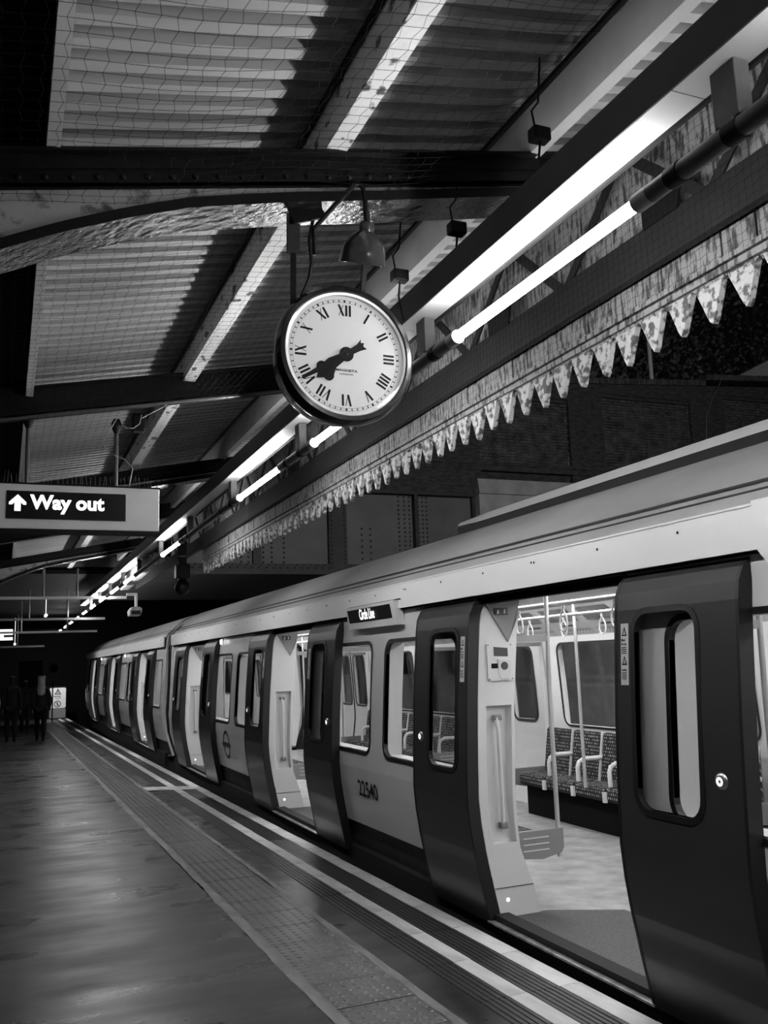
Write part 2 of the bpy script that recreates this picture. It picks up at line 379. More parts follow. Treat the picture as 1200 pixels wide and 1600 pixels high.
# roof beams
arch = [(-1.5, 1.75), (-1.2, 2.13), (-.9, 2.42), (-.6, 2.65), (-.3, 2.83), (-.05, 2.955), (.14, 3.045), (.35, 3.13), (.57, 3.205), (.92, 3.285), (1.31, 3.36), (1.6, 3.42), (2.3, 3.56)]
def arch_z(x):
    for (a, za), (b, zb) in zip(arch, arch[1:]):
        if a <= x <= b: return za + (zb - za) * (x - a) / (b - a)
rv = MB(); rv.lathe([(.0001, -.012), (.008, -.010), (.012, -.004), (.013, 0)], 8, axis='Y')
def roof_beam(y, arched, label, first):
    t = empty('roof_beam', (0, y, 0), label, 'beam', 'riveted steel beams under the canopy')
    q = MB(); top = 1.69 if arched else 1.75
    x0, x1 = -1.55, 2.36
    def slab(h0, h1, ya, yb, xa=x0, xb=x1):
        q.add([(x, yy, hz(x, h)) for x in (xa, xb) for yy in (ya, yb) for h in (h0, h1)], [(0, 1, 3, 2), (4, 6, 7, 5), (0, 4, 5, 1), (2, 3, 7, 6), (0, 2, 6, 4), (1, 5, 7, 3)])
    slab(1.567, 1.64, -.012, 0); slab(1.628, top, -.02, .0); slab(1.567, 1.58, -.012, .10); slab(top - .012, top, -.05, .12)
    q.build('top_chord', 'black_steel', t)
    if arched:
        q = MB(); xs = [-1.5 + 3.8 * i / 48 for i in range(49)]
        q.loft([(x, .012, hz(x, 1.66)) for x in xs], [(x, .012, arch_z(x) + .005) for x in xs])
        q.loft([(x, .022, hz(x, 1.66)) for x in xs], [(x, .022, arch_z(x) + .005) for x in xs])
        q.build('web_plate', 'peeling_web', t)
        q = MB()
        q.loft([(x, -.01, arch_z(x) + .028) for x in xs], [(x, -.01, arch_z(x) - .012) for x in xs]); q.loft([(x, 0.01, arch_z(x) + .028) for x in xs], [(x, -.01, arch_z(x) + .028) for x in xs])
        q.build('arch_rib', 'black_steel', t)
        q = MB(); q.loft([(x, -.01, arch_z(x) - .012) for x in xs], [(x, .19, arch_z(x) - .012) for x in xs]); q.loft([(x, -.01, arch_z(x)) for x in xs], [(x, .19, arch_z(x)) for x in xs]); q.loft([(x, .19, arch_z(x)) for x in xs], [(x, .19, arch_z(x) - .012) for x in xs])
        q.build('arch_flange', 'gloss_black', t)
        for i in range(24):
            x = -.5 + i * .083
            if first:
                r0 = rivet0[0] if rivet0 else None
                if r0 is None: r0 = rv.build('rivet', 'black_steel', t, smooth=True); rivet0.append(r0); o = r0
                else: o = put(r0, (0, 0, 0), t)
                o.location = (x, -.012, hz(x, 1.60))
    else:
        q = MB(); slab_z = [(x0, .0), (x1, .0)]
        q.add([(x, yy, hz(x, h)) for x in (x0, x1) for yy in (0, .014) for h in (1.567, 1.75)], [(0, 1, 3, 2), (4, 6, 7, 5), (0, 4, 5, 1), (2, 3, 7, 6), (0, 2, 6, 4), (1, 5, 7, 3)])
        q.build('web_plate', 'black_steel', t)
        q = MB(); q.tube([(x, -.03, hz(x, 1.555)) for x in (-.6, .3, .9, 2.0)], .011, 8); q.build('conduit', 'pipe_grey', t)
    return t
rivet0 = []
roof_beam(3.0, True, 'nearest riveted black beam with arched rib, above the clock', True)
roof_beam(5.95, False, 'straight black beam carrying the way out sign', False)
roof_beam(8.9, True, 'arched black beam seen just below the way out sign', False)
roof_beam(11.85, False, 'fourth straight beam from the camera, deep in the canopy shade', False)
roof_beam(14.8, True, 'farthest arched beam at the dark end of the canopy', False)

# ------------------------------------------------------------------ lighting duct, conduit, posts, tubes
BX0, BX1 = 1.585, 1.70
duct = empty('cable_duct', (0, 0, 3.06), 'long grey cable duct running above the row of tube lights', 'duct')
q = MB()
for i in range(13):
    y0 = 1.72 + (i - 2) * 1.83
    q.box(BX0, BX1, y0, y0 + 1.826, 0, .004)
q.build('soffit_plate', 'duct', duct)
q = MB(); q.box(BX0 - .006, BX0, -2, 21.8, -.004, .115); q.build('side_plate', 'plate_grey', duct)
q = MB(); q.box(BX1, BX1 + .012, -2, 21.8, -.012, .20); q.build('far_lip', 'grey_steel', duct)
con = empty('conduit', (1.66, 0, 2.88), 'grey tubular conduit linking the tube lights', 'conduit')
tubes = [-3.66, -1.8, .06, 1.92, 3.78, 5.63, 9.35, 12.9, 14.76, 16.7, 18.7, 20.7, 22.9, 25.1, 27.5, 30.0]
ends = [-4.0] + [v for y in tubes for v in (y, y + 1.25)] + [32.5]
for a, b in zip(ends[::2], ends[1::2]):
    q = MB(); q.tube([(0, a, 0), (0, b, 0)], .028, 14); q.build('pipe', 'pipe_grey', con, smooth=True)
for y in (1.4, 1.56, 1.78, 3.3, 3.6, 5.2, 5.5, 7.05, 7.4, 8.9, 9.15):
    q = MB(); q.tube([(0, y, 0), (0, y + .05, 0)], .0315, 14); q.build('coupling', 'grey_steel', con, smooth=True)
names = ['tube light behind the camera, second back from the frame', 'tube light just behind the camera, above the frame', 'tube light overhead, just beyond the top right corner', 'longest glowing tube light, to the right of the clock',
         'tube light half hidden behind the lower rim of the clock', 'glowing tube light below and left of the clock', 'short tube light right of the way out sign',
         'tube light lower left of the way out sign corner', 'tube light just above the white cross bar', 'first tube light beyond the white cross bar', 'second tube light beyond the white cross bar',
         'third tube light beyond the white cross bar', 'fourth tube light beyond the white cross bar', 'third tube light from the far end', 'second tube light from the far end', 'tube light at the far end of the row']
proto = None
for i, y in enumerate(tubes):
    if proto is None:
        t = empty('tube_light', (1.66, y, 2.88), names[i], 'light', 'tube lights over the platform')
        q = MB(); q.tube([(0, .06, 0), (0, 1.19, 0)], .0195, 12, cap=True); q.build('glass_tube', 'tube', t)
        for a, b in ((-.01, .055), (1.195, 1.26)):
            q = MB(); q.tube([(0, a, 0), (0, b, 0)], .0285, 14); q.build('end_cap', 'glare_cap', t, smooth=True)
        proto = t
    else:
        t = tree_copy(proto); t.location = (1.66, y, 2.88); t['label'] = names[i]
for i in range(17):
    y = 1.55 + i * 1.83 - 1.83
    if y < 1 or y > 21: continue
    t = put(hang0, (1.64, y, 2.905)) if i > 1 else None
    if t is None:
        q = MB(); q.box(0, .05, 0, .085, 0, .155); q.box(-.005, .055, .02, .065, -.03, .004); hang0 = q.build('hanger_post', 'post_grey', bevel=.003); hang0.location = (1.64, y, 2.905); t = hang0
    tag(t, ['', 'nearest grey hanger post between duct and conduit, top right', 'hanger post beside the right rim of the clock', 'hanger post just below the clock'][i] if i < 4 else 'grey hanger post number %d along the duct, seen past the clock' % i, 'bracket', 'hanger posts along the duct')
hl = {4: 'hanger post at the left end of the tube light below the clock', 5: 'hanger post between the clock and the way out sign', 6: 'hanger post right of the way out sign corner',
      7: 'hanger post beside the short tube light by the sign', 8: 'hanger post just past the way out sign corner'}
k = 0
for o in [o for o in COL.objects if o.name.startswith('hanger_post')]:
    idx = round((o.location.y - 1.55) / 1.83) + 1
    if idx in hl: o['label'] = hl[idx]
    elif idx > 8: o['label'] = 'small distant hanger post, %s one beyond the sign corner' % ('third', 'fourth', 'fifth', 'last')[min(idx - 9, 3)]

# lattice girder
lat = empty('lattice_girder', (0, 0, 0), 'dark lattice girder running beside the valance boards', 'girder')
q = MB(); q.box(2.295, 2.307, -2, 17.8, 3.085, 3.25); q.box(2.307, 2.335, -2, 17.8, 3.085, 3.097); q.build('bottom_chord', 'grey_steel', lat)
q = MB(); q.box(2.295, 2.307, -2, 17.8, 3.58, 3.68); q.box(2.307, 2.335, -2, 17.8, 3.668, 3.68); q.build('top_chord', 'black_steel', lat)
for i in range(40):
    y = -.4 + i * .46; za, zb_ = (3.22, 3.62) if i % 2 == 0 else (3.62, 3.22)
    q = MB(); q.bar((2.30, y, za), (2.30, y + .44, zb_), .01, .045, up=(0, 0, 1)); q.build('lattice_bar', 'grey_steel', lat)
for y in (1.25, 2.5, 3.75, 5.6, 7.4, 9.2):
    q = MB(); q.prism([(y, 3.24), (y + .2, 3.24), (y + .2, 3.34), (y + .14, 3.40), (y + .03, 3.40), (y - .03, 3.34)], 2.285, 2.293, lambda a, b, d: (d, a, b)); q.build('gusset', 'black_steel', lat)

# valance
val = empty('valance', (2.37, 0, 0), 'white painted sawtooth timber valance along the canopy edge', 'valance')
def vboard(seed):
    rr = random.Random(seed); q = MB(); w = .162
    q.cur = 0
    q.prism([(.002, 2.93), (w - .002, 2.93), (w - .002, 3.85), (.002, 3.85)], 0, .024, lambda a, b, d: (d, a, b))
    q.cur = 1
    c = w / 2 + rr.uniform(-.006, .006)
    q.prism([(.012, 2.93), (w - .012, 2.93), (c + .013, 2.795 + rr.uniform(-.004, .01)), (c, 2.782), (c - .013, 2.795)], 0, .026, lambda a, b, d: (d, a, b))
    return q
pool = [vboard(s).build('valance_board', ['valance', 'valance_tooth'], val) for s in range(5)]
for i in range(66):
    o = pool[i] if i < 5 else put(pool[i % 5], (0, 0, 0), val)
    o.location = (random.uniform(-.004, .004), .9 + i * .165 + random.uniform(-.002, .002), random.uniform(-.008, .006))
q = MB(); q.box(-.018, .0, .9, 11.8, 2.935, 2.96); q.box(-.03, -.0, .9, 11.8, 2.965, 2.985); q.build('moulding', 'valance', val)

# nets
def net(name, us, vs, f, r, m, zig, label):
    q = MB()
    def strand(p, a, b):
        d = (b - a); d.normalize(); s = d.cross(Vector((0.3, 0.2, 1))); s.normalize(); t = d.cross(s)
        V = []
        for e in (a, b):
            for k in range(3):
                an = 2 * PI * k / 3; V.append(e + (s * math.cos(an) + t * math.sin(an)) * r)
        q.add(V, [(0, 1, 4, 3), (1, 2, 5, 4), (2, 0, 3, 5)])
    for i, u in enumerate(us):
        for j in range(len(vs) - 1):
            d0 = zig * (1 if (i + j) % 2 else -1); d1 = -d0
            strand(None, Vector(f(u + d0, vs[j])), Vector(f(u + d1 * 1, vs[j + 1])))
    for j, v in enumerate(vs):
        for i in range(len(us) - 1):
            d0 = zig * (1 if (i + j) % 2 else -1)
            strand(None, Vector(f(us[i] + d0, v)), Vector(f(us[i + 1] - d0, v)))
    o = q.build(name, m, fix=False); tag(o, label, 'netting', kind='stuff'); return o
us = [-.75 + i * .05 for i in range(47)]; vs = [.9 + j * .05 for j in range(150)]
def sag(x, y): return .02 * math.sin(y * 2.1 + x) + .012 * math.sin(x * 7 + y * .7)
net('bird_netting', us, vs, lambda u, v: (u, v, hz(u, 1.515) + sag(u, v)), .0007, 'wire', .006, 'fine bird netting stretched under the canopy roof')
us = [2.92 + i * .035 for i in range(20)]; vs = [1.0 + j * .035 for j in range(230)]
net('bird_netting', us, vs, lambda u, v: (2.27 + .012 * math.sin(v * 3), v, u), .0006, 'wire', .004, 'fine wire netting hung in front of the valance boards')

# ------------------------------------------------------------------ clock
CX, CY, CZ = 1.185, 3.15, 2.765
clock = empty('station_clock', (CX, CY, CZ), 'round black station clock with Roman numerals showing twenty to eight', 'clock')
clock.rotation_euler = (0, math.radians(0.6), 0)
q = MB(); q.lathe([(.0001, .19), (.20, .19), (.235, .175), (.25, .14), (.256, .06), (.272, .045), (.28, .02), (.278, -.012), (.266, -.028), (.25, -.03), (.243, -.018), (.240, -.004), (.240, .02)], 64, axis='Y')
q.build('case', 'clock_case', clock, smooth=True)
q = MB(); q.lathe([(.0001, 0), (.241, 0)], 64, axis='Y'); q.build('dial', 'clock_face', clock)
q = MB(); q.lathe([(.245, -.022), (.236, -.020), (.236, -.012)], 64, axis='Y'); q.build('bezel', 'steel', clock, smooth=True)
q = MB()
def dial_poly(pts, th):                 # pts: (tangential, radial)
    c, s = math.cos(th), math.sin(th)
    q.prism([(a * c + b * s, -a * s + b * c) for a, b in pts], -.0006, -.0016, lambda a, b, d: (a, d, b))
def stroke(th, a0, r0, a1, r1, wd):
    dial_poly([(a0 - wd / 2, r0), (a0 + wd / 2, r0), (a1 + wd / 2, r1), (a1 - wd / 2, r1)], th)
R0, R1 = .158, .203
def numeral(s, th):
    ws = {'I': .015, 'V': .028, 'X': .028}; tot = sum(ws[c] for c in s); a = -tot / 2
    for c in s:
        w0 = ws[c]; m_ = a + w0 / 2
        if c == 'I': stroke(th, m_, R0, m_, R1, .0085)
        if c == 'V': stroke(th, m_, R0, m_ - w0 * .36, R1, .0085); stroke(th, m_, R0, m_ + w0 * .36, R1, .0028)
        if c == 'X': stroke(th, m_ + w0 * .34, R0, m_ - w0 * .34, R1, .0085); stroke(th, m_ - w0 * .34, R0, m_ + w0 * .34, R1, .0022)
        a += w0
for k, s in enumerate(['XII', 'I', 'II', 'III', 'IIII', 'V', 'VI', 'VII', 'VIII', 'IX', 'X', 'XI']): numeral(s, k * PI / 6)
q.build('numerals', 'ink', clock)
q = MB()
for k in range(60):
    th = k * PI / 30; stroke(th, 0, .2135, 0, .2225, .0032 if k % 5 else .007)
for rr in (.2125, .2225):
    for k in range(120):
        a, b = 2 * PI * k / 120, 2 * PI * (k + 1) / 120
        q.add([(rr * math.sin(a), -.001, rr * math.cos(a)), (rr * math.sin(b), -.001, rr * math.cos(b)), ((rr + .0009) * math.sin(b), -.001, (rr + .0009) * math.cos(b)), ((rr + .0009) * math.sin(a), -.001, (rr + .0009) * math.cos(a))], [(0, 1, 2, 3)])
q.build('minute_track', 'ink', clock)
q = MB(); th = math.radians(229.5)
def hand_poly(pts, y0, y1, th):
    c, s = math.cos(th), math.sin(th); q.prism([(a * c + b * s, -a * s + b * c) for a, b in pts], y0, y1, lambda a, b, d: (a, d, b))
def disc(a, b, r, n=18): return [(a + r * math.cos(2 * PI * i / n), b + r * math.sin(2 * PI * i / n)) for i in range(n)]
hand_poly([(-.013, 0), (.013, 0), (.017, .07), (.03, .09), (.02, .13), (0, .16), (-.02, .13), (-.03, .09), (-.017, .07)], -.006, -.008, th)
hand_poly(disc(.022, .112, .021), -.0055, -.0085, th); hand_poly(disc(-.022, .112, .021), -.0052, -.0088, th)
q.build('hour_hand', 'ink', clock)
q = MB(); th = math.radians(238)
hand_poly([(-.011, 0), (.011, 0), (.017, .05), (.02, .075), (.013, .105), (.009, .15), (.006, .205), (0, .215), (-.006, .205), (-.009, .15), (-.013, .105), (-.02, .075), (-.017, .05)], -.011, -.013, th)
hand_poly([(-.011, 0), (.011, 0), (.014, -.06), (.024, -.086), (.012, -.078), (.006, -.09), (-.004, -.08), (-.020, -.088), (-.014, -.06)], -.011, -.013, th)
hand_poly(disc(0, 0, .029, 24), -.0105, -.0145, 0)
q.build('minute_hand', 'ink', clock)
q = MB(); q.lathe([(.0001, -.018), (.006, -.017), (.008, -.0135)], 14, axis='Y'); q.build('hub', 'black_steel', clock)
text('maker_lettering', 'MAGNETA', 'ink', clock, (.003, -.0015, -.062), .014, FACE_MY, .0003, .0002, sx=1.35)
text('maker_lettering', 'LONDON', 'ink', clock, (.003, -.0015, -.077), .009, FACE_MY, .0003, 0, sx=1.4)
q = MB(); q.lathe([(.0001, -.021), (.12, -.0212), (.24, -.021)], 64, axis='Y'); o = q.build('front_glass', 'glass_clear', clock); o.rotation_euler = (0, 0, -.05); o.location = (0, -.004, 0)
# hanging brackets
q = MB()
q.bar((-.235, -.10, .50), (-.215, -.03, .37), .05, .012, up=(0, 1, 0)); q.bar((-.215, -.03, .37), (-.20, .03, .13), .022, .022)
q.bar((.088, -.05, .62), (.085, .03, .23), .018, .018); q.bar((-.2, .04, .20), (.09, .04, .26), .02, .012)
q.bar((-.245, -.10, .48), (-.12, -.10, .53), .06, .012, up=(0, 1, 0))
q.build('hanging_bracket', 'black_steel', clock)
q = MB(); q.tube([(-.15, -.08, .50), (-.16, -.06, .42), (-.145, -.04, .34), (-.15, -.02, .28), (-.185, .0, .19), (-.19, .03, .14)], .007, 8); q.build('supply_cable', 'black_steel', clock, smooth=True)

# swan neck lamp
LX, LY, LZ = 1.20, 2.95, 3.19
lamp = empty('swan_neck_lamp', (LX, LY, LZ), 'dark enamel swan neck lamp hanging above the clock', 'lamp')
q = MB(); q.tube([(-.19, .02, -.12), (-.20, .0, -.03), (-.13, 0, .06), (-.05, 0, .155), (-.035, 0, .175), (-.015, 0, .18), (.0, 0, .165), (.006, 0, .13), (.008, 0, .02)], .009, 10); q.build('neck', 'black_steel', lamp, smooth=True)
q = MB(); q.lathe([(.0001, .03), (.022, .03), (.028, .022), (.028, -.004), (.034, -.010), (.056, -.026), (.074, -.052), (.084, -.085), (.087, -.118), (.091, -.124), (.085, -.121), (.078, -.08), (.06, -.045), (.02, -.02), (.0001, -.018)], 32, c=(.008, 0, 0))
o = q.build('shade', 'enamel', lamp, smooth=True); o.rotation_euler = (math.radians(26), 0, 0)
q = MB(); q.lathe([(.0001, -.10), (.02, -.09), (.028, -.07), (.02, -.045), (.012, -.02)], 16, c=(.008, 0, 0)); o = q.build('bulb', 'grey_plastic', lamp, smooth=True); o.rotation_euler = (math.radians(26), 0, 0)

# clamps and lamps hanging off the netting cables
def floodlight(loc, label):
    t = empty('junction_box', loc, label, 'fitting')
    q = MB(); q.box(-.035, .035, -.02, .03, -.03, .02); q.build('box', 'black_steel', t, bevel=.006)
    q = MB(); q.tube([(0, 0, -.02), (0, .02, -.09), (.01, .0, -.2)], .005, 6); q.tube([(-.02, 0, .02), (-.03, 0, .08), (0, 0, .12), (.02, 0, .3)], .004, 6); q.build('hanging_cable', 'black_steel', t)
    return t
floodlight((1.70, 2.5, 3.42), 'black junction box with dangling cable against the roof beam end')
floodlight((1.497, 3.3, 3.20), 'small black junction box hanging right of the clock lamp')
floodlight((1.62, 3.0, 3.29), 'black junction box tucked behind the duct, right of the clock')

# ------------------------------------------------------------------ way out sign
sg = empty('way_out_sign', (0, 6.0, 2.48), 'illuminated way out sign with upward arrow, white letters on black', 'sign')
B('case', 'sign_case', sg, -.85, .92, 0, .16, 0, .285, bevel=.006)
B('case_edge', 'black_steel', sg, -.85, .925, -.004, .165, .282, .292)
B('case_edge', 'black_steel', sg, -.85, .925, -.004, .165, -.012, 0)
B('panel', 'sign_black', sg, -.01, .705, -.006, 0.002, .062, .238)
text('lettering', 'Way out', 'sign_lit', sg, (.35, -.008, .165), .122, FACE_MY, .0012, .0046, sx=1.0)
q = MB(); q.prism([(.032, .11), (.068, .11), (.068, .165), (.082, .15), (.10, .15), (.10, .165), (.05, .214), (0, .165), (0, .15), (.018, .15), (.032, .165)], -.0075, -.009, lambda a, b, d: (a + .005, d, b)); q.build('arrow', 'sign_lit', sg)
for x in (.105, .65):
    q = MB(); q.tube([(x, .08, .28), (x, .08, .74)], .014, 10); q.build('hanger_pipe', 'pipe_grey', sg, smooth=True)
    q = MB(); q.lathe([(.014, .66), (.032, .70), (.034, .73), (.02, .76)], 12, c=(x, .08, 0)); q.build('pipe_flange', 'grey_steel', sg, smooth=True)
q = MB(); rr = random.Random(3)
for i in range(46):
    x = -.2 + i * .024 + rr.uniform(-.006, .006); q.tube([(x, .08, .285), (x + rr.uniform(-.012, .012), .08 + rr.uniform(-.02, .02), .285 + rr.uniform(.07, .10))], .0009, 3)
o = q.build('bird_spikes', 'cable_light', sg); o['kind'] = 'stuff'
q = MB(); q.tube([(.66, .05, .78), (.62, .02, .70), (.58, 0, .62), (.56, 0, .58), (.575, 0, .53), (.62, 0, .50), (.70, 0, .47), (.75, .02, .42), (.73, .04, .29)], .003, 6); q.build('loose_cable', 'cable_light', sg)
q = MB(); q.tube([(.66, 0, .80), (.67, 0, .72), (.70, 0, .685), (.75, 0, .685), (.79, 0, .72), (.80, 0, .78)], .003, 6); q.build('loose_cable', 'cable_light', sg)
q = MB(); q.tube([(.80, -.03, .75), (.95, 0, .85), (1.05, .02, .97), (1.10, .02, 1.15)], .0035, 6); tag(q.build('loose_cable', 'cable_light', sg))
B('camera_fitting', 'black_steel', sg, .74, .84, .02, .12, .68, .80, bevel=.02)

# ------------------------------------------------------------------ train
PROF = [(-.05, 2.872), (.05, 2.85), (.185, 2.822), (.38, 2.785), (.54, 2.762), (.70, 2.75), (.9, 2.757), (1.1, 2.766), (1.3, 2.777), (1.6, 2.80), (1.80, 2.817), (1.88, 2.83), (1.94, 2.86), (1.985, 2.91), (2.0, 2.95)]
def P(z):
    if z <= PROF[0][0]: return PROF[0][1]
    for (a, xa), (b, xb) in zip(PROF, PROF[1:]):
        if z <= b: return xa + (xb - xa) * (z - a) / (b - a)
    return PROF[-1][1]
def PBd(z): return min(P(z) + .075, 2.90) if z > 1.7 else P(z) + .075
CXL = 4.26
def zcuts(z0, z1, extra=()):
    L = {round(z0, 4), round(z1, 4)}
    for z, _ in PROF:
        if z0 < z < z1: L.add(round(z, 4))
    for e in extra:
        if z0 < e < z1: L.add(round(e, 4))
    return sorted(L)
def slab_panel(q, yb, zb, holes, fx, th, mirror=False):
    ny, nz = len(yb) - 1, len(zb) - 1
    def solid(i, j):
        if i < 0 or j < 0 or i >= ny or j >= nz: return False
        cy, cz = (yb[i] + yb[i + 1]) / 2, (zb[j] + zb[j + 1]) / 2
        return not any(h[0] < cy < h[1] and h[2] < cz < h[3] for h in holes)
    def pt(i, j, k):
        x = fx(zb[j]) + (th if k else 0)
        return (2 * CXL - x if mirror else x, yb[i], zb[j])
    for i in range(ny):
        for j in range(nz):
            if not solid(i, j): continue
            for k in (0, 1): q.add([pt(i, j, k), pt(i + 1, j, k), pt(i + 1, j + 1, k), pt(i, j + 1, k)], [(0, 1, 2, 3)])
            for (di, dj, a, b) in ((-1, 0, (i, j), (i, j + 1)), (1, 0, (i + 1, j), (i + 1, j + 1)), (0, -1, (i, j), (i + 1, j)), (0, 1, (i, j + 1), (i + 1, j + 1))):
                if not solid(i + di, j + dj): q.add([pt(*a, 0), pt(*b, 0), pt(*b, 1), pt(*a, 1)], [(0, 1, 2, 3)])
def ring(q, y0, y1, z0, z1, wd, r, fx, proud, depth, mirror=False):
    O = rrect(y0 - wd, y1 + wd, z0 - wd, z1 + wd, r + wd); I = rrect(y0, y1, z0, z1, r); n = len(O)
    def pt(p, off):
        x = fx(p[1]) + off; return (2 * CXL - x if mirror else x, p[0], p[1])
    q.loft([pt(p, -proud) for p in O], [pt(p, -proud) for p in I], True); q.loft([pt(p, depth) for p in O], [pt(p, depth) for p in I], True)
    q.loft([pt(p, -proud) for p in O], [pt(p, depth) for p in O], True); q.loft([pt(p, -proud) for p in I], [pt(p, depth) for p in I], True)
def pane(q, y0, y1, z0, z1, fx, off, mirror=False):
    zz = zcuts(z0, z1)
    q.loft([((2 * CXL - fx(z) - off) if mirror else fx(z) + off, y0, z) for z in zz], [((2 * CXL - fx(z) - off) if mirror else fx(z) + off, y1, z) for z in zz])

def sticker(parent, y, near):
    t = B('warning_sticker', 'white_sticker', parent, 2.79, 2.792, y, y + .058, 1.44, 1.735)
    for v in t.data.vertices: v.co.x = P(v.co.z) - (.0015 if v.co.x < 2.791 else -.001)
    q = MB()
    for z in (1.675, 1.535):
        q.prism([(y + .008, z), (y + .05, z), (y + .029, z + .045)], 0, 0, lambda a, b, d: (P(b) - .0022, a, b))
    q.build('warning_triangle', 'ink', t)
    q = MB()
    for z in (1.675, 1.535): q.prism([(y + .017, z + .006), (y + .041, z + .006), (y + .029, z + .032)], 0, 0, lambda a, b, d: (P(b) - .0027, a, b))
    q.build('warning_triangle', 'white_sticker', t)
    if near:
        for z, s, sz in ((1.655, 'Mind', .018), (1.636, 'the gap', .0165), (1.512, 'Caution', .0145)):
            text('lettering', s, 'ink', t, (P(z) - .003, y + .052, z), sz, FACE_MX, .0002, .0003, align='LEFT', sx=.85)
        q = MB()
        for z in (1.617, 1.608, 1.599, 1.590, 1.495, 1.486, 1.477, 1.468): q.box(P(z) - .0025, P(z) - .002, y + .012, y + .05, z, z + .004)
        q.build('small_print', 'ink', t)

def door_leaf(t, y_open, side, near, name='door_leaf'):
    # side +1: leaf lies beyond the opening (far side), -1: on the camera side
    ya, yb_ = (y_open, y_open + .83) if side > 0 else (y_open - .83, y_open)
    w0, w1 = (ya + .15, ya + .57) if side > 0 else (yb_ - .57, yb_ - .15)
    q = MB(); zz = zcuts(-.05, 2.0, (.88, 1.775))
    slab_panel(q, [ya + .012, w0, w1, yb_ - .012], zz, [(w0, w1, .88, 1.775)], P, .026)
    L = q.build(name, 'leaf', t, smooth=True)
    q = MB(); ring(q, w0, w1, .88, 1.775, .03, .085, P, .005, .028); q.build('window_seal', 'rubber', L)
    q = MB(); pane(q, w0, w1, .88, 1.775, P, .008); q.build('glass_pane', 'glass', L)
    zz2 = zcuts(-.05, 2.0)
    for y0, y1, d0, d1 in ((ya - .006, ya + .012, -.002, .074), (yb_ - .012, yb_ + .006, -.002, .074)):
        q = MB(); slab_panel(q, [y0, y1], zz2, [], lambda z: P(z) + d0, d1 - d0); q.build('edge_seal', 'rubber', L)
    by = ya + .70 if side > 0 else yb_ - .70
    q = MB(); q.lathe([(.0001, -.012), (.022, -.012), (.030, -.008), (.036, 0)], 28, c=(P(1.055), by, 1.055), axis='X'); bt = q.build('door_button', 'steel', L, smooth=True)
    q = MB(); q.lathe([(.008, -.0135), (.019, -.0135)], 24, c=(P(1.055), by, 1.055), axis='X'); q.build('button_ring', 'button_ring', L)
    sticker(L, (ya + .045) if side > 0 else (yb_ - .103), near)
    return L

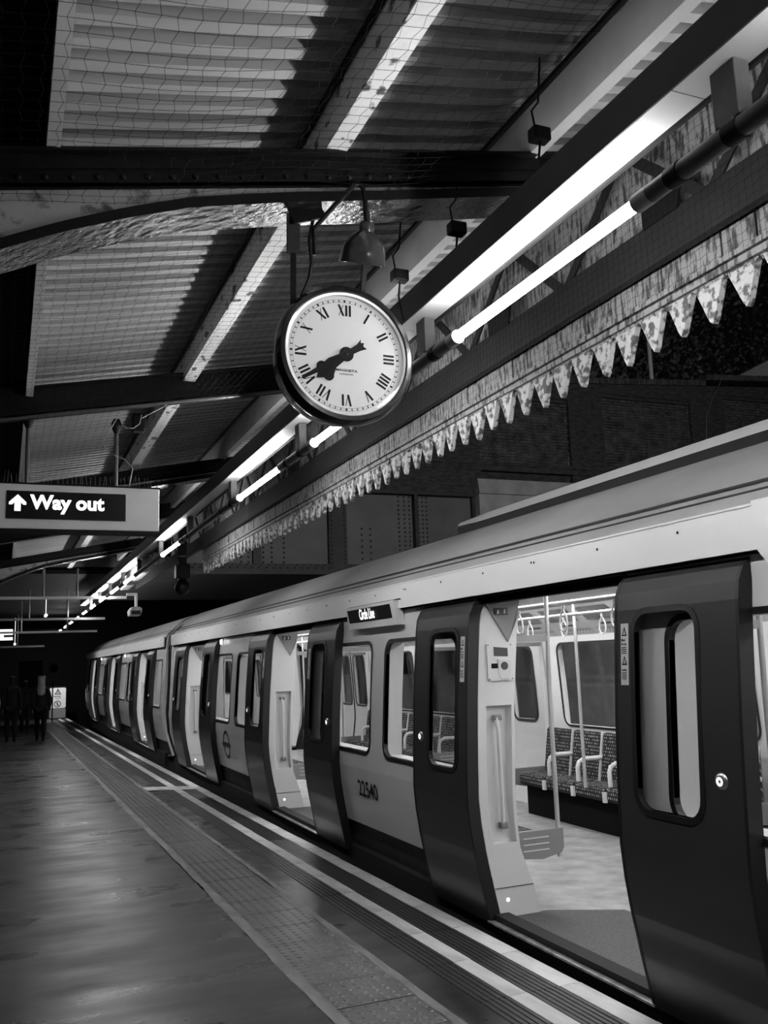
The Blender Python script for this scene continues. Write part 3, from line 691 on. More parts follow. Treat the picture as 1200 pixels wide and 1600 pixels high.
def roof_prof():
    half = [(2.885, 1.985), (2.895, 2.19), (2.935, 2.245), (3.0, 2.30), (3.08, 2.38), (3.15, 2.44), (3.27, 2.525), (3.4, 2.585), (3.6, 2.63), (3.85, 2.655), (4.26, 2.665)]
    return half + [(2 * CXL - x, z) for x, z in half[-2::-1]]
def carriage(y0, y1, doors, label, body_name, number, detail):
    t = empty('train_carriage', (0, y0, 0), label, 'train', 'carriages of the train at the platform')
    t.location = (0, 0, 0)
    # ----- shell
    rp = roof_prof()
    q = MB(); q.loft([(x, y0, z) for x, z in rp], [(x, y1, z) for x, z in rp]); q.build('roof', 'roof', t, smooth=True)
    q = MB(); q.loft([(2.99, y0, 2.285 + .014), (3.0, y0, 2.315)], [(2.99, y1, 2.285 + .014), (3.0, y1, 2.315)]); q.tube([(2.952, y0, 2.262), (2.952, y1, 2.262)], .006, 6); q.tube([(2.998, y0, 2.306), (2.998, y1, 2.306)], .004, 6); q.build('roof_seam', 'bridge_dark', t)
    q = MB(); q.box(2.845, 2.862, y0, y1, 1.995, 2.185); q.box(2.84, 2.90, y0, y1, 2.178, 2.188)
    for x, z in ((0, 0),):
        pass
    q.build('cantrail_panel', 'cant', t)
    q = MB()
    for i in range(int((y1 - y0) / .62)):
        y = y0 + .3 + i * .62; q.tube([(2.843, y, 2.13), (2.846, y, 2.13)], .007, 8); 
        if i % 3 == 0: q.tube([(2.843, y + .03, 2.133), (2.846, y + .03, 2.133)], .007, 8)
    q.build('fixings', 'ink', t)
    q = MB(); q.box(2.915, 2.97, y0, y1, 1.94, 2.0); q.box(2.862, 2.93, y0, y1, 1.985, 1.997); q.build('door_header', 'black_matt', t)  # black strip carries the gutter shadow and dark recess above the doors
    q = MB(); q.box(3.0, 5.5, y0 + .1, y1 - .1, -.9, -.06); q.box(2.90, 3.0, y0 + .1, y1 - .1, -.35, .0)
    q.build('underframe', 'underframe', t)
    # ----- near side body panels between door openings
    edges = [y0] + [v for c in doors for v in (c - .79, c + .79)] + [y1]
    for k in range(0, len(edges), 2):
        a, b = edges[k], edges[k + 1]
        if b - a < .3: continue
        wins = []
        if b - a > 2.2 and k not in (0, len(edges) - 2):
            mid = (a + b) / 2
            wins = [(a + .31, mid - .16, .845, 1.735), (mid + .16, b - .31, .845, 1.735)]
        elif b - a > 1.4:
            wins = [(a + .31, b - .31, .845, 1.735)]
        yb = sorted({a, b} | {v for w_ in wins for v in w_[:2]}); zb = zcuts(.22, 1.985, (.845, 1.735))
        q = MB(); slab_panel(q, yb, zb, wins, PBd, .03); bp = q.build('side_panel', 'body', t, smooth=True)
        q = MB(); slab_panel(q, [a, b], zcuts(-.03, .205), [], lambda z: PBd(z) + .03, .03); q.build('skirt', 'bridge_dark', t)
        for w_ in wins:
            q = MB(); ring(q, w_[0], w_[1], w_[2], w_[3], .03, .09, PBd, .005, .032); q.build('window_seal', 'rubber', bp)
            q = MB(); pane(q, w_[0], w_[1], w_[2], w_[3], PBd, .012); q.build('glass_pane', 'glass', bp)
        # inner lining with larger window cut
        q = MB(); iw = [(w_[0] - .0, w_[1] + .0, .845, 1.735) for w_ in wins]
        slab_panel(q, [a + .07 if k else a] + yb[1:], zcuts(-.03, 1.97, (.845, 1.735)), iw, lambda z: P(z) + .20, .03); q.build('inner_lining', 'int_wall', t)
        q = MB()
        for w_ in wins:
            q.loft([(PBd(z) + .03, w_[0], z) for z in (.845, 1.3, 1.735)], [(P(z) + .2, w_[0], z) for z in (.845, 1.3, 1.735)])
            q.loft([(PBd(z) + .03, w_[1], z) for z in (.845, 1.3, 1.735)], [(P(z) + .2, w_[1], z) for z in (.845, 1.3, 1.735)])
            for z in (.845, 1.735): q.add([(PBd(z) + .03, w_[0], z), (P(z) + .2, w_[0], z), (P(z) + .2, w_[1], z), (PBd(z) + .03, w_[1], z)], [(0, 1, 2, 3)])
        if wins: q.build('window_reveal', 'int_wall', t)
    # ----- doors
    for c in doors:
        near = detail and c < 6
        door_leaf(t, c - .79, -1, near); door_leaf(t, c + .78, +1, near)
        q = MB(); q.box(2.86, 2.93, c - .8, c + .8, -.047, -.035); q.build('door_sill', 'sill', t)
        q = MB()
        for i in range(4): q.box(2.90 + i * .02, 2.908 + i * .02, c - .78, c + .78, -.035, -.031)
        q.build('sill_ridges', 'steel', t)
        # far jamb (faces the camera) with niche
        yj = c + .775
        inn = [(-.03, 3.235), (.15, 3.19), (.35, 3.115), (.5, 3.10), (.67, 3.095), (1.28, 3.125), (1.98, 3.20)]
        def XI(z):
            for (a, xa), (b, xb) in zip(inn, inn[1:]):
                if z <= b: return xa + (xb - xa) * (z - a) / (b - a)
            return inn[-1][1]
        q = MB(); zz = sorted({-.03, .15, .185, .38, .42, .54, .7, .9, 1.1, 1.28, 1.345, 1.6, 1.8, 1.9, 1.97})
        def grid(z): 
            a, b = P(z) + .078, XI(z); return [a, a + (b - a) * .22, a + (b - a) * .92, b]
        for j in range(len(zz) - 1):
            for i in range(3):
                g0, g1 = grid(zz[j]), grid(zz[j + 1])
                if i == 1 and .42 - .001 <= zz[j] and zz[j + 1] <= 1.281: 
                    ins = .02
                    q.add([(g0[1], yj, zz[j]), (g0[1] + .03, yj + .05, zz[j]), (g1[1] + .03, yj + .05, zz[j + 1]), (g1[1], yj, zz[j + 1])], [(0, 1, 2, 3)])
                    q.add([(g0[1] + .03, yj + .05, zz[j]), (g0[2] - .012, yj + .05, zz[j]), (g1[2] - .012, yj + .05, zz[j + 1]), (g1[1] + .03, yj + .05, zz[j + 1])], [(0, 1, 2, 3)])
                    q.add([(g0[2] - .012, yj + .05, zz[j]), (g0[2], yj, zz[j]), (g1[2], yj, zz[j + 1]), (g1[2] - .012, yj + .05, zz[j + 1])], [(0, 1, 2, 3)])
                    if abs(zz[j] - .42) < .001: q.add([(g0[1], yj, .42), (g0[2], yj, .42), (g0[2] - .012, yj + .05, .42), (g0[1] + .03, yj + .05, .42)], [(0, 1, 2, 3)])
                    if abs(zz[j + 1] - 1.28) < .001: q.add([(g1[1], yj, 1.28), (g1[2], yj, 1.28), (g1[2] - .012, yj + .05, 1.28), (g1[1] + .03, yj + .05, 1.28)], [(0, 1, 2, 3)])
                else:
                    q.add([(g0[i], yj, zz[j]), (g0[i + 1], yj, zz[j]), (g1[i + 1], yj, zz[j + 1]), (g1[i], yj, zz[j + 1])], [(0, 1, 2, 3)])
        q.loft([(XI(z), yj, z) for z in zz], [(XI(z), yj + .18, z) for z in zz])
        jm = q.build('door_jamb', 'reveal', t)
        q = MB(); q.bar((2.912, yj - .003, .15), (3.19, yj - .003, .15), .004, .004); q.build('kick_seam', 'dark_label', jm)
        q = MB(); q.tube([(2.99, yj + .045, 1.205), (2.99, yj + .012, 1.20), (2.998, yj + .004, 1.10), (2.998, yj + .004, .62), (3.0, yj + .012, .53), (3.0, yj + .045, .525)], .0135, 10); q.build('grab_handle', 'reveal', jm, smooth=True)
        B('handle_mount', 'grey_plastic', jm, 2.972, 3.03, yj + .0, yj + .045, 1.185, 1.22, bevel=.008); B('handle_mount', 'grey_plastic', jm, 2.98, 3.035, yj - .004, yj + .045, .505, .545, bevel=.008)
        q = MB(); q.prism([(P(1.97) + .03, 1.965), (3.195, 1.965), (3.165, 1.83), (3.10, 1.69)], yj - .001, yj - .012, lambda a, b, d: (a, d + (.0 if b < 1.8 else -.01), b)); q.build('header_facet', 'grey_plastic', jm)
        q = MB(); q.box(3.0, 3.10, yj - .026, yj - .022, 1.868, 1.915); s1 = q.build('emergency_label', 'dark_label', jm)
        q = MB(); q.prism([(3.016, 1.875), (3.03, 1.875), (3.034, 1.892), (3.027, 1.905), (3.018, 1.892)], yj - .0265, yj - .028, lambda a, b, d: (a, d, b)); q.prism([(3.075, 1.876), (3.085, 1.888), (3.079, 1.888), (3.079, 1.906), (3.071, 1.906), (3.071, 1.888), (3.065, 1.888)], yj - .0265, yj - .028, lambda a, b, d: (a, d, b)); q.build('pictogram', 'white_sticker', s1)
        q = MB(); q.lathe([(.0001, 0), (.012, -.001)], 12, c=(3.0, yj - .002, .075), axis='Y'); q.build('glow_disc', 'glow_disc', jm)  # glowing disc added for the bright reflected spot on the kick panel
        if detail and 0 < c < 6:
            q = MB(); q.prism(rrect(2.935, 3.125, 1.44, 1.685, .015), yj - .001, yj - .012, lambda a, b, d: (a, d, b)); pnl = q.build('intercom_panel', 'reveal', jm)
            q = MB(); q.prism([(2.985, 1.60), (3.09, 1.595), (3.09, 1.65), (2.985, 1.66)], yj - .012, yj - .0135, lambda a, b, d: (a, d, b)); q.build('notice', 'dark_label', pnl)
            B('slot', 'ink', pnl, 2.962, 3.01, yj - .014, yj - .012, 1.52, 1.552)
            q = MB(); q.prism([(3.01, 1.58), (3.11, 1.575), (3.105, 1.50), (3.085, 1.45), (3.03, 1.45), (3.013, 1.49)], yj - .012, yj - .018, lambda a, b, d: (a, d, b)); q.build('handset_cover', 'white_sticker', pnl, bevel=.003)
            q = MB(); q.lathe([(.0001, -.003), (.022, -.003), (.027, 0)], 20, c=(3.058, yj - .0185, 1.535), axis='Y'); q.build('speaker_disc', 'dark_label', pnl)
            q = MB()
            for a, b in ((2.945, 1.45), (2.945, 1.672), (3.115, 1.45), (3.115, 1.672)): q.lathe([(.0001, -.002), (.005, 0)], 8, c=(a, yj - .0125, b), axis='Y')
            q.build('screws', 'dark_label', pnl)
        # camera-side jamb
        B('door_jamb', 'reveal', t, 2.9, 3.12, c - .82, c - .79, -.03, 1.95)
    # ----- interior shell
    FL = -.03
    B('carriage_floor', 'int_floor', t, 3.3, 5.75, y0, y1, FL - .03, FL)
    q = MB()
    prev = y0
    for c in doors: q.box(2.95, 3.3, prev, c - .79, FL - .03, FL); prev = c + .79
    q.box(2.95, 3.3, prev, y1, FL - .03, FL); q.build('floor_edge', 'int_floor', t)
    for c in doors: 
        q = MB(); q.prism([(2.95, c - .79), (3.72, c - .79 + .1), (3.72, c + .55), (3.3, c + .79), (2.95, c + .79)], FL, FL + .002, lambda a, b, d: (a, b, d)); q.build('door_mat', 'int_mat', t)
    q = MB(); q.box(3.0, 5.5, y0, y1, 2.075, 2.09); q.add([(3.0, y0, 1.96), (3.0, y1, 1.96), (3.35, y1, 2.075), (3.35, y0, 2.075)], [(0, 1, 2, 3)])
    q.build('carriage_ceiling', 'int_ceiling', t)
    # sloping advert panels over the far windows
    q = MB(); q.add([(5.55, y0, 1.76), (5.55, y1, 1.76), (5.12, y1, 2.07), (5.12, y0, 2.07)], [(0, 1, 2, 3)]); q.build('advert_cove', 'int_wall', t)
    if detail:
        y = y0 + .3; i = 0
        while y < y1 - .8:
            if 6.3 < y < 14:
                q = MB()
                def cv(s, yy): return (5.545 - .42 * s, yy, 1.755 + .305 * s)
                q.add([cv(.1, y), cv(.1, y + .6), cv(.48, y + .6), cv(.48, y)], [(0, 1, 2, 3)]); o = q.build('line_map', 'white_sticker', t)
                q = MB(); q.add([cv(.3, y + .02), cv(.3, y + .58), cv(.31, y + .58), cv(.31, y + .02)], [(0, 1, 2, 3)])
                for m_ in range(10): yy = y + .04 + m_ * .054; q.add([cv(.24, yy), cv(.24, yy + .02), cv(.28, yy + .02), cv(.28, yy)], [(0, 1, 2, 3)]); q.add([cv(.16, yy), cv(.16, yy + .012), cv(.19, yy + .012), cv(.19, yy)], [(0, 1, 2, 3)])
                q.add([cv(.4, y + .18), cv(.4, y + .42), cv(.45, y + .42), cv(.45, y + .18)], [(0, 1, 2, 3)])
                for k_ in range(len(q.v)): v_ = q.v[k_]; q.v[k_] = (v_[0] - .004, v_[1], v_[2] - .004)
                q.build('map_print', 'dark_label', o)
                q = MB(); q.add([cv(.56, y + .05), cv(.56, y + .55), cv(.95, y + .55), cv(.95, y + .05)], [(0, 1, 2, 3)])
                for k_ in range(len(q.v)): v_ = q.v[k_]; q.v[k_] = (v_[0] - .003, v_[1], v_[2] - .003)
                q.build('advert', M['tactile_border'], t)
            y += .66; i += 1
    # far wall with windows and doors
    FX = lambda z: P(z) + .20
    for k in range(0, len(edges), 2):
        a, b = edges[k], edges[k + 1]
        if b - a < .3: continue
        mid = (a + b) / 2; wins = [(a + .35, mid - .06, .86, 1.70), (mid + .06, b - .35, .86, 1.70)] if b - a > 2.2 else []
        yb = sorted({a, b} | {v for w_ in wins for v in w_[:2]})
        q = MB(); slab_panel(q, yb, zcuts(-.03, 1.9, (.86, 1.70)), wins, FX, -.06, mirror=True); fw = q.build('far_wall', 'int_wall', t)
        for w_ in wins:
            q = MB(); ring(q, w_[0], w_[1], w_[2], w_[3], .02, .09, FX, -.003, .01, mirror=True); q.build('window_seal', 'rubber', fw)
            q = MB(); pane(q, w_[0], w_[1], w_[2], w_[3], FX, -.03, mirror=True); q.build('glass_pane', 'glass', fw)
    for c in doors:
        for s in (-1, 1):
            a, b = (c - .79, c - .005) if s < 0 else (c + .005, c + .79)
            w0, w1 = (a + .2, b - .1) if s < 0 else (a + .1, b - .2)
            q = MB(); slab_panel(q, [a, w0, w1, b], zcuts(-.03, 1.9, (.88, 1.68)), [(w0, w1, .88, 1.68)], FX, -.04, mirror=True); fd = q.build('far_door', 'int_wall', t)
            q = MB(); ring(q, w0, w1, .88, 1.68, .03, .08, FX, -.003, .01, mirror=True); q.build('window_seal', 'rubber', fd)
            q = MB(); pane(q, w0, w1, .88, 1.68, FX, -.03, mirror=True); q.build('glass_pane', 'glass', fd)
            if s > 0: q = MB(); q.tube([(2 * CXL - FX(z) - .004, c, z) for z in (-.0, .4, .7, 1.2, 1.7, 1.9)], .012, 6); q.build('door_seal', 'rubber', fd)
        q = MB()
        for yy in (c - .83, c + .83): q.tube([(2 * CXL - FX(z) - .02, yy, z) for z in (0, .4, .7, 1.2, 1.75)], .03, 8)
        q.build('door_post', 'reveal', t, smooth=True)
    # outer far skin
    q = MB(); q.box(5.66, 5.70, y0, y1, -.05, .8); q.box(5.64, 5.68, y0, y1, 1.78, 2.0); q.build('outer_skin', 'body', t)
    # lights
    q = MB(); q.box(3.62, 3.74, y0 + .2, y1 - .2, 2.066, 2.074); q.box(4.78, 4.90, y0 + .2, y1 - .2, 2.066, 2.074); q.build('strip_light', 'car_light', t)
    # ----- seats, both sides
    for k in range(2, len(edges) - 2, 2) if detail else []:
        a, b = edges[k] + .22, edges[k + 1] - .22
        n = 6; wd = (b - a) / n
        for side in (0, 1):
            for i in range(n):
                ya = a + i * wd + .006; yb2 = a + (i + 1) * wd - .006
                def mx(x): return 2 * CXL - x if side else x
                q = MB(); xs = sorted((mx(3.12), mx(3.50)))
                q.box(xs[0], xs[1], ya, yb2, .27, .39); st = q.build('seat_cushion', 'moquette', t, bevel=.035)
                q = MB(); pr = [(3.10, .38), (3.19, .38), (3.125, .82), (3.085, .84)]
                q.prism(pr, ya, yb2, lambda p, z, d: (mx(p), d, z)); q.build('backrest', 'moquette', st, bevel=.02)
                if side:
                    q = MB(); q.tube([(mx(3.13), ya - .005, .60), (mx(3.36), ya - .005, .60), (mx(3.41), ya - .005, .575), (mx(3.43), ya - .005, .53), (mx(3.43), ya - .005, .40)], .021, 8); q.build('armrest', 'reveal', st, smooth=True)
                    q = MB(); q.box(*sorted((mx(3.49), mx(3.515))), ya - .03, ya + .012, .27, .36); q.build('seat_trim', 'reveal', st); q = MB(); q.bar((mx(3.195), ya - .006, .38), (mx(3.12), ya - .006, .84), .014, .02); q.build('seat_trim', 'reveal', st)
            q = MB(); q.box(*sorted((mx(3.0), mx(3.40 if side else 3.14))), a + .05, b, -.03, .27); q.build('seat_plinth', 'black_matt', t)
    # draught screens, poles, rails, straps
    for c in (doors if detail else doors[:0]):
        for s in (-1, 1):
            ys_ = c + s * (.79 + .20)
            for side in (0, 1):
                def mx(x): return 2 * CXL - x if side else x
                q = MB(); q.tube([(mx(3.54), ys_, .24), (mx(3.54), ys_, 1.35), (mx(3.56), ys_, 2.07)], .0155, 12); q.build('grab_pole', 'pole', t, smooth=True)
                q = MB(); q.box(*sorted((mx(3.12), mx(3.54))), ys_ - .003, ys_ + .003, .42, 1.70); q.build('screen_glass', 'glass_clear', t)
                q = MB(); q.box(*sorted((mx(3.12), mx(3.55))), ys_ - .012, ys_ + .012, 1.69, 1.735); q.build('screen_rail', 'grey_plastic', t)
                q = MB(); pl = [(3.10, .27), (3.40, .24), (3.55, .27), (3.57, .30), (3.57, .43), (3.10, .43)]
                q.prism(pl, ys_ - .018, ys_ + .018, lambda p, z, d: (mx(p), d, z)); ep = q.build('seat_end_panel', 'grey_plastic', t, bevel=.004)
                q = MB()
                for z in (.30, .34, .38): q.box(*sorted((mx(3.25), mx(3.45))), ys_ - .021, ys_ - .018, z, z + .006)
                q.build('vent_slots', 'reveal', ep)
    if detail:
        for x in (3.66, 4.86):
            q = MB(); q.tube([(x, y0 + .3, 1.955), (x, y1 - .3, 1.955)], .016, 10); q.build('hand_rail', 'pole', t, smooth=True)
        q = MB(); q.tube([(3.42, 5.6, 2.02), (3.42, 3.5, 2.02)], .018, 10); q.build('hand_rail', 'grey_plastic', t, smooth=True)
        for y in (7.3, 10.9):
            q = MB(); q.tube([(4.98, y, .38), (4.98, y, 2.07)], .0155, 12); q.build('grab_pole', 'pole', t, smooth=True)
        st0 = None; lp = [(0, 0), (.045, -.06), (.052, -.11), (.035, -.145), (0, -.155), (-.035, -.145), (-.052, -.11), (-.045, -.06), (0, 0)]
        for x, yl in ((3.66, (4.9, 5.5, 6.1, 6.7, 7.3)), (4.86, (5.5, 6.1, 6.7, 7.3, 7.9, 8.5))):
            for y in yl:
                if st0 is None:
                    q = MB(); q.tube([(0, 0, -.015), (0, 0, -.045)], .013, 8); st0 = q.build('strap_hanger', 'reveal', t, smooth=True)
                    q = MB(); q.tube([(0, a * .9, b - .04) for a, b in lp], .007, 8); q.build('strap_loop', 'reveal', st0, smooth=True); st0.location = (x, y, 1.955)
                else: tree_copy(st0, t).location = (x, y, 1.955)
        lb = B('notice_label', 'dark_label', t, 5.524, 5.53, 8.62, 8.68, 1.42, 1.53)
    # destination display
    if detail:
        c = 7.12
        q = MB(); q.prism([(6.55, 1.87), (7.62, 1.87), (7.62, 2.06), (6.55, 2.06)], 2.80, 2.87, lambda a, b, d: (d + (.03 if b < 1.9 else 0), a, b)); dd = q.build('destination_display', 'cant', t)
        q = MB(); q.prism([(6.62, 1.925), (7.58, 1.925), (7.58, 2.035), (6.62, 2.035)], 2.80, 2.803, lambda a, b, d: (d - .003 + (.022 if b < 1.95 else 0), a, b)); q.build('display_glass', 'ink', dd)
        text('led_lettering', 'Circle Line', 'led', dd, (2.800, 7.12, 1.982), .125, (PI / 2 + .12, 0, -PI / 2), .0005, .002, sx=.62)
        for y in (7.62 + .012, ): B('display_shadow_gap', 'black_matt', dd, 2.84, 2.87, 6.5, 7.66, 2.06, 2.07)
        q = MB(); q.prism([(2.1, 1.9), (2.72, 1.9), (2.80, 2.0), (2.80, 2.19), (2.1, 2.19)], 2.80, 2.86, lambda a, b, d: (d, a, b)); q.build('display_housing', 'cant', t)
        text('carriage_number', '22540', 'ink', t, (PBd(.53) - .006, 7.3, .53), .185, (PI / 2 + .12, 0, -PI / 2), .0005, .002, sx=.95)
    if detail:
        ry = 12.55
        q = MB(); O = [(.19 * math.cos(a), .19 * math.sin(a)) for a in [2 * PI * i / 28 for i in range(28)]]; I = [(.145 * math.cos(a), .145 * math.sin(a)) for a in [2 * PI * i / 28 for i in range(28)]]
        f = lambda p: (PBd(.54 + p[1]) - .003, ry + p[0], .54 + p[1])
        q.loft([f(p) for p in O], [f(p) for p in I], True); q.add([f(p) for p in ((-.24, -.03), (.24, -.03), (.24, .03), (-.24, .03))], [(0, 1, 2, 3)]); q.build('roundel', 'dark_label', t)
        q = MB(); q.lathe([(.0001, -.03), (.03, -.025), (.04, 0)], 16, c=(2.86, 12.9, 1.93), axis='X'); q.build('side_lamp', 'glow_disc', t)
    else:
        for yy in (24.0, 30.0):
            q = MB(); q.lathe([(.0001, -.03), (.03, -.025), (.04, 0)], 16, c=(2.86, yy, 1.93), axis='X'); q.build('side_lamp', 'glow_disc', t)
    return t
carA = carriage(-3.2, 17.1, [-.45, 4.56, 9.58, 14.82], 'nearer train carriage with its open doors beside the platform, numbered 22540', 'A', '22540', True)
# roof fairing
q = MB(); q.box(3.40, 5.12, -3.1, 6.55, 2.585, 2.64); q.build('fairing_base', 'underframe', carA)
q = MB(); q.prism([(-3.1, 2.64), (6.2, 2.64), (6.55, 2.655), (6.5, 2.675), (6.0, 2.69), (-3.1, 2.69)], 3.395, 5.125, lambda a, b, d: (d, a, b)); q.build('roof_fairing', 'roof', carA)
carB = carriage(17.95, 35.6, [20.76, 26.62, 32.32], 'farther train carriage beyond the gangway, curving into the dark', 'B', '', False)
gw = empty('gangway', (0, 0, 0), 'ribbed gangway joining the two carriages', 'gangway')
def ringprof(off):
    half = [(3.0 + off, -.05), (2.86 + off, .4), (2.83 + off, .75), (2.86 + off, 1.3), (2.88 + off, 1.9), (2.92 + off, 2.2 - off), (3.15, 2.43 - off), (3.4, 2.57 - off), (3.85, 2.64 - off), (4.26, 2.65 - off)]
    return half + [(2 * CXL - x, z) for x, z in half[-2::-1]]
for i in range(7):
    y = 17.12 + i * .12; off = .0 if i in (0, 6) else .05
    q = MB(); a = ringprof(off); b = ringprof(off + .06)
    q.loft([(x, y, z) for x, z in a], [(x, y + .05, z) for x, z in a]); q.loft([(x, y + .05, z) for x, z in a], [(x, y + .12, z) for x, z in b]); q.loft([(x, y + .12, z) for x, z in b], [(x, y + .125, z) for x, z in ringprof(off)])
    q.build('bellows_fold', 'reveal' if i in (0, 6) else 'grey_steel', gw)
q = MB(); pr = roof_prof(); q.prism([(2.90, -.05)] + pr + [(5.62, -.05)], 35.6, 35.7, lambda a, b, d: (a, d, b)); q.build('end_wall', 'bridge_dark', carB)

# ------------------------------------------------------------------ bridge beyond
br = empty('railway_bridge', (0, 18, 0), 'riveted plate girder bridge with brick parapet crossing over the train', 'bridge')
B('girder_plate', 'bridge_steel', br, 3.0, 13.5, .03, .06, 3.4, 5.25)
q = MB(); q.box(3.0, 13.5, -.12, .06, 3.40, 3.47); q.box(3.0, 13.5, -.06, .03, 3.47, 3.62); q.box(2.9, 9.75, -.15, .1, 5.17, 5.24)
q.box(6.26, 6.66, -.08, .03, 3.47, 5.17); q.box(8.24, 8.32, -.14, .03, 3.47, 5.17); q.box(4.63, 4.80, -.05, .03, 3.47, 5.17); q.box(9.7, 9.9, -.08, .03, 3.47, 5.17)
q.build('stiffener', 'bridge_dark', br)
B('girder_deck', 'bridge_dark', br, -8, 13.5, .1, 9.0, 3.55, 3.75)
q = MB()
def rivet(x, z, r=.028, y=.03): q.lathe([(.0001, -.02), (r * .7, -.016), (r, 0)], 6, c=(x, y, z), axis='Y')
for x in (7.92, 8.06, 8.18, 8.40, 8.50, 8.60): 
    for i in range(16): rivet(x, 3.66 + i * .098)
for x in (7.04, 7.24):
    for i in range(6): rivet(x, 3.75 + i * .13)
for x in (4.86, 5.04, 4.40, 4.55, 5.3):
    for i in range(15): rivet(x, 3.66 + i * .1)
for x in (6.31, 6.61):
    for i in range(18): rivet(x, 3.55 + i * .09, y=-.08)
for i in range(60): rivet(3.1 + i * .15, 3.54, y=-.06); rivet(3.15 + i * .15, 3.6, r=.02, y=-.06)
o = q.build('rivets', 'bridge_dark', br); o['kind'] = 'stuff'
pw = empty('brick_parapet', (0, 18, 0), 'dark brick parapet wall with recessed panels above the girder', 'wall')
def cop(x): return 7.95 + (x - 10.3) * .07
q = MB()
def wbox(x0, x1, y0, y1, z0, z1f):
    q.add([(x, y, z) for x in (x0, x1) for y in (y0, y1) for z in (z0, (z1f(x) if callable(z1f) else z1f))], [(0, 1, 3, 2), (4, 6, 7, 5), (0, 4, 5, 1), (2, 3, 7, 6), (0, 2, 6, 4), (1, 5, 7, 3)])
wbox(6.0, 24, .1, .45, 5.0, cop)
wbox(6.0, 10.0, -.02, .1, 5.25, cop); wbox(12.5, 13.5, -.02, .1, 5.25, cop); wbox(16.25, 17.4, -.02, .1, 5.25, cop); wbox(20.2, 21.2, -.02, .1, 5.25, cop)
for a, b in ((10.0, 12.5), (13.5, 16.25), (17.4, 20.2)):
    wbox(a, b, -.02, .1, cop((a + b) / 2) - .33, cop); wbox(a, b, .02, .1, cop((a + b) / 2) - .42, cop((a + b) / 2) - .33)
wbox(6.0, 24, -.08, .1, 5.95, 6.03); wbox(6.0, 24, -.05, .1, 5.82, 5.95); wbox(6.0, 24, -.12, .1, 5.24, 5.45)
wbox(16.9, 24, -.06, .45, lambda x: 0, lambda x: cop(x) + .1) if False else None
q.build('wall_core', 'brick_pier', pw)
q = MB()
for a, b in ((10.0, 12.5), (13.5, 16.25), (17.4, 20.2)): q.box(a, b, .09, .1, 6.03, cop((a + b) / 2) - .42)
q.build('mortar_bed', 'mortar', pw)
bk = []
rr = random.Random(5)
for a, b in ((10.0, 12.5), (13.5, 16.25), (17.4, 20.2)):
    z = cop((a + b) / 2) - .43; row = 0
    while z > 6.05:
        x = a + (.0 if row % 2 else -.06); i = row % 2
        while x < b:
            L_ = .215 if i % 2 == 0 else .1025
            x0 = max(x, a); x1 = min(x + L_, b)
            if x1 - x0 > .03: bk.append((x0, x1, z - .065))
            x += L_ + .01; i += 1
        z -= .075; row += 1
bk.sort(key=lambda t: -t[2])
vis = [t for t in bk if (t[2] - 6.0) > (t[0] - 10.0) * .02 and not (t[0] > 13 and t[2] < 6.75) and not (t[0] > 17 and t[2] < 7.4)]
rest = [t for t in bk if t not in vis[:300]]
u0 = {}
for x0, x1, z in vis[:300]:
    key = round(x1 - x0, 3)
    if key not in u0:
        m_ = MB(); m_.box(0, x1 - x0, 0, .05, 0, .062); o = m_.build('brick', 'brick', pw); u0[key] = o
    else: o = put(u0[key], (0, 0, 0), pw)
    o.location = (x0, .052 + rr.uniform(-.006, .006), z)
q = MB()
for x0, x1, z in rest: q.box(x0, x1, .054, .1, z, z + .062)
if rest: o = q.build('brickwork', 'brick', pw); o['kind'] = 'stuff'
c0 = None
for i in range(118):
    x = 9.6 + i * .085
    if c0 is None: m_ = MB(); m_.box(0, .076, -.08, .5, 0, .15); c0 = m_.build('coping_brick', 'brick', pw, bevel=.006); o = c0
    else: o = put(c0, (0, 0, 0), pw)
    o.location = (x, rr.uniform(-.006, .006), cop(x) + (.0 if x < 16.75 else min(.16, (x - 16.75) * 2)) + rr.uniform(-.004, .004))
q = MB(); q.prism([(9.72, 5.55), (13.5, 5.55), (13.5, 5.22), (9.76, 5.22)], -.35, .1, lambda a, b, d: (a, d, b)); q.prism([(9.78, 5.22), (13.5, 5.22), (13.5, 4.3), (9.78, 4.3)], -.28, .1, lambda a, b, d: (a, d, b)); tag(q.build('bearing_stone', 'stone', None), 'pale bearing stone at the end of the girder', 'stone').location = (0, 18, 0)
# hanging wire on the wall
q = MB(); q.tube([(17.35, .0, 8.64), (17.3, -.12, 8.66), (17.25, -.12, 8.5), (16.95, -.08, 8.05), (16.75, -.05, 7.6), (16.7, -.04, 7.1), (16.6, -.04, 6.4)], .012, 6); o = q.build('hanging_cable', 'post_grey'); o.location = (0, 18, 0); tag(o, 'thin pale cable hanging down the brick parapet', 'cable')
q = MB(); q.tube([(0, 0, -4), (0, 0, 5)], .06, 10); o = q.build('lamp_post', 'cant'); o.location = (17.64, 21, 7.0); tag(o, 'slim pale post rising behind the brick parapet', 'post')
q = MB(); q.prism([(-.6, -.3), (3.2, 1.55), (3.2, 1.25), (-.6, -.6)], 0, .5, lambda a, b, d: (a, d, b)); q.prism([(-.5, -3), (3.2, -3), (3.2, 1.25), (-.5, -.55)], .05, .4, lambda a, b, d: (a, d, b)); o = q.build('stair_parapet', 'stone'); o.location = (18.6, 19, 9.0); tag(o, 'sloping pale parapet at the right edge behind the wall', 'parapet')
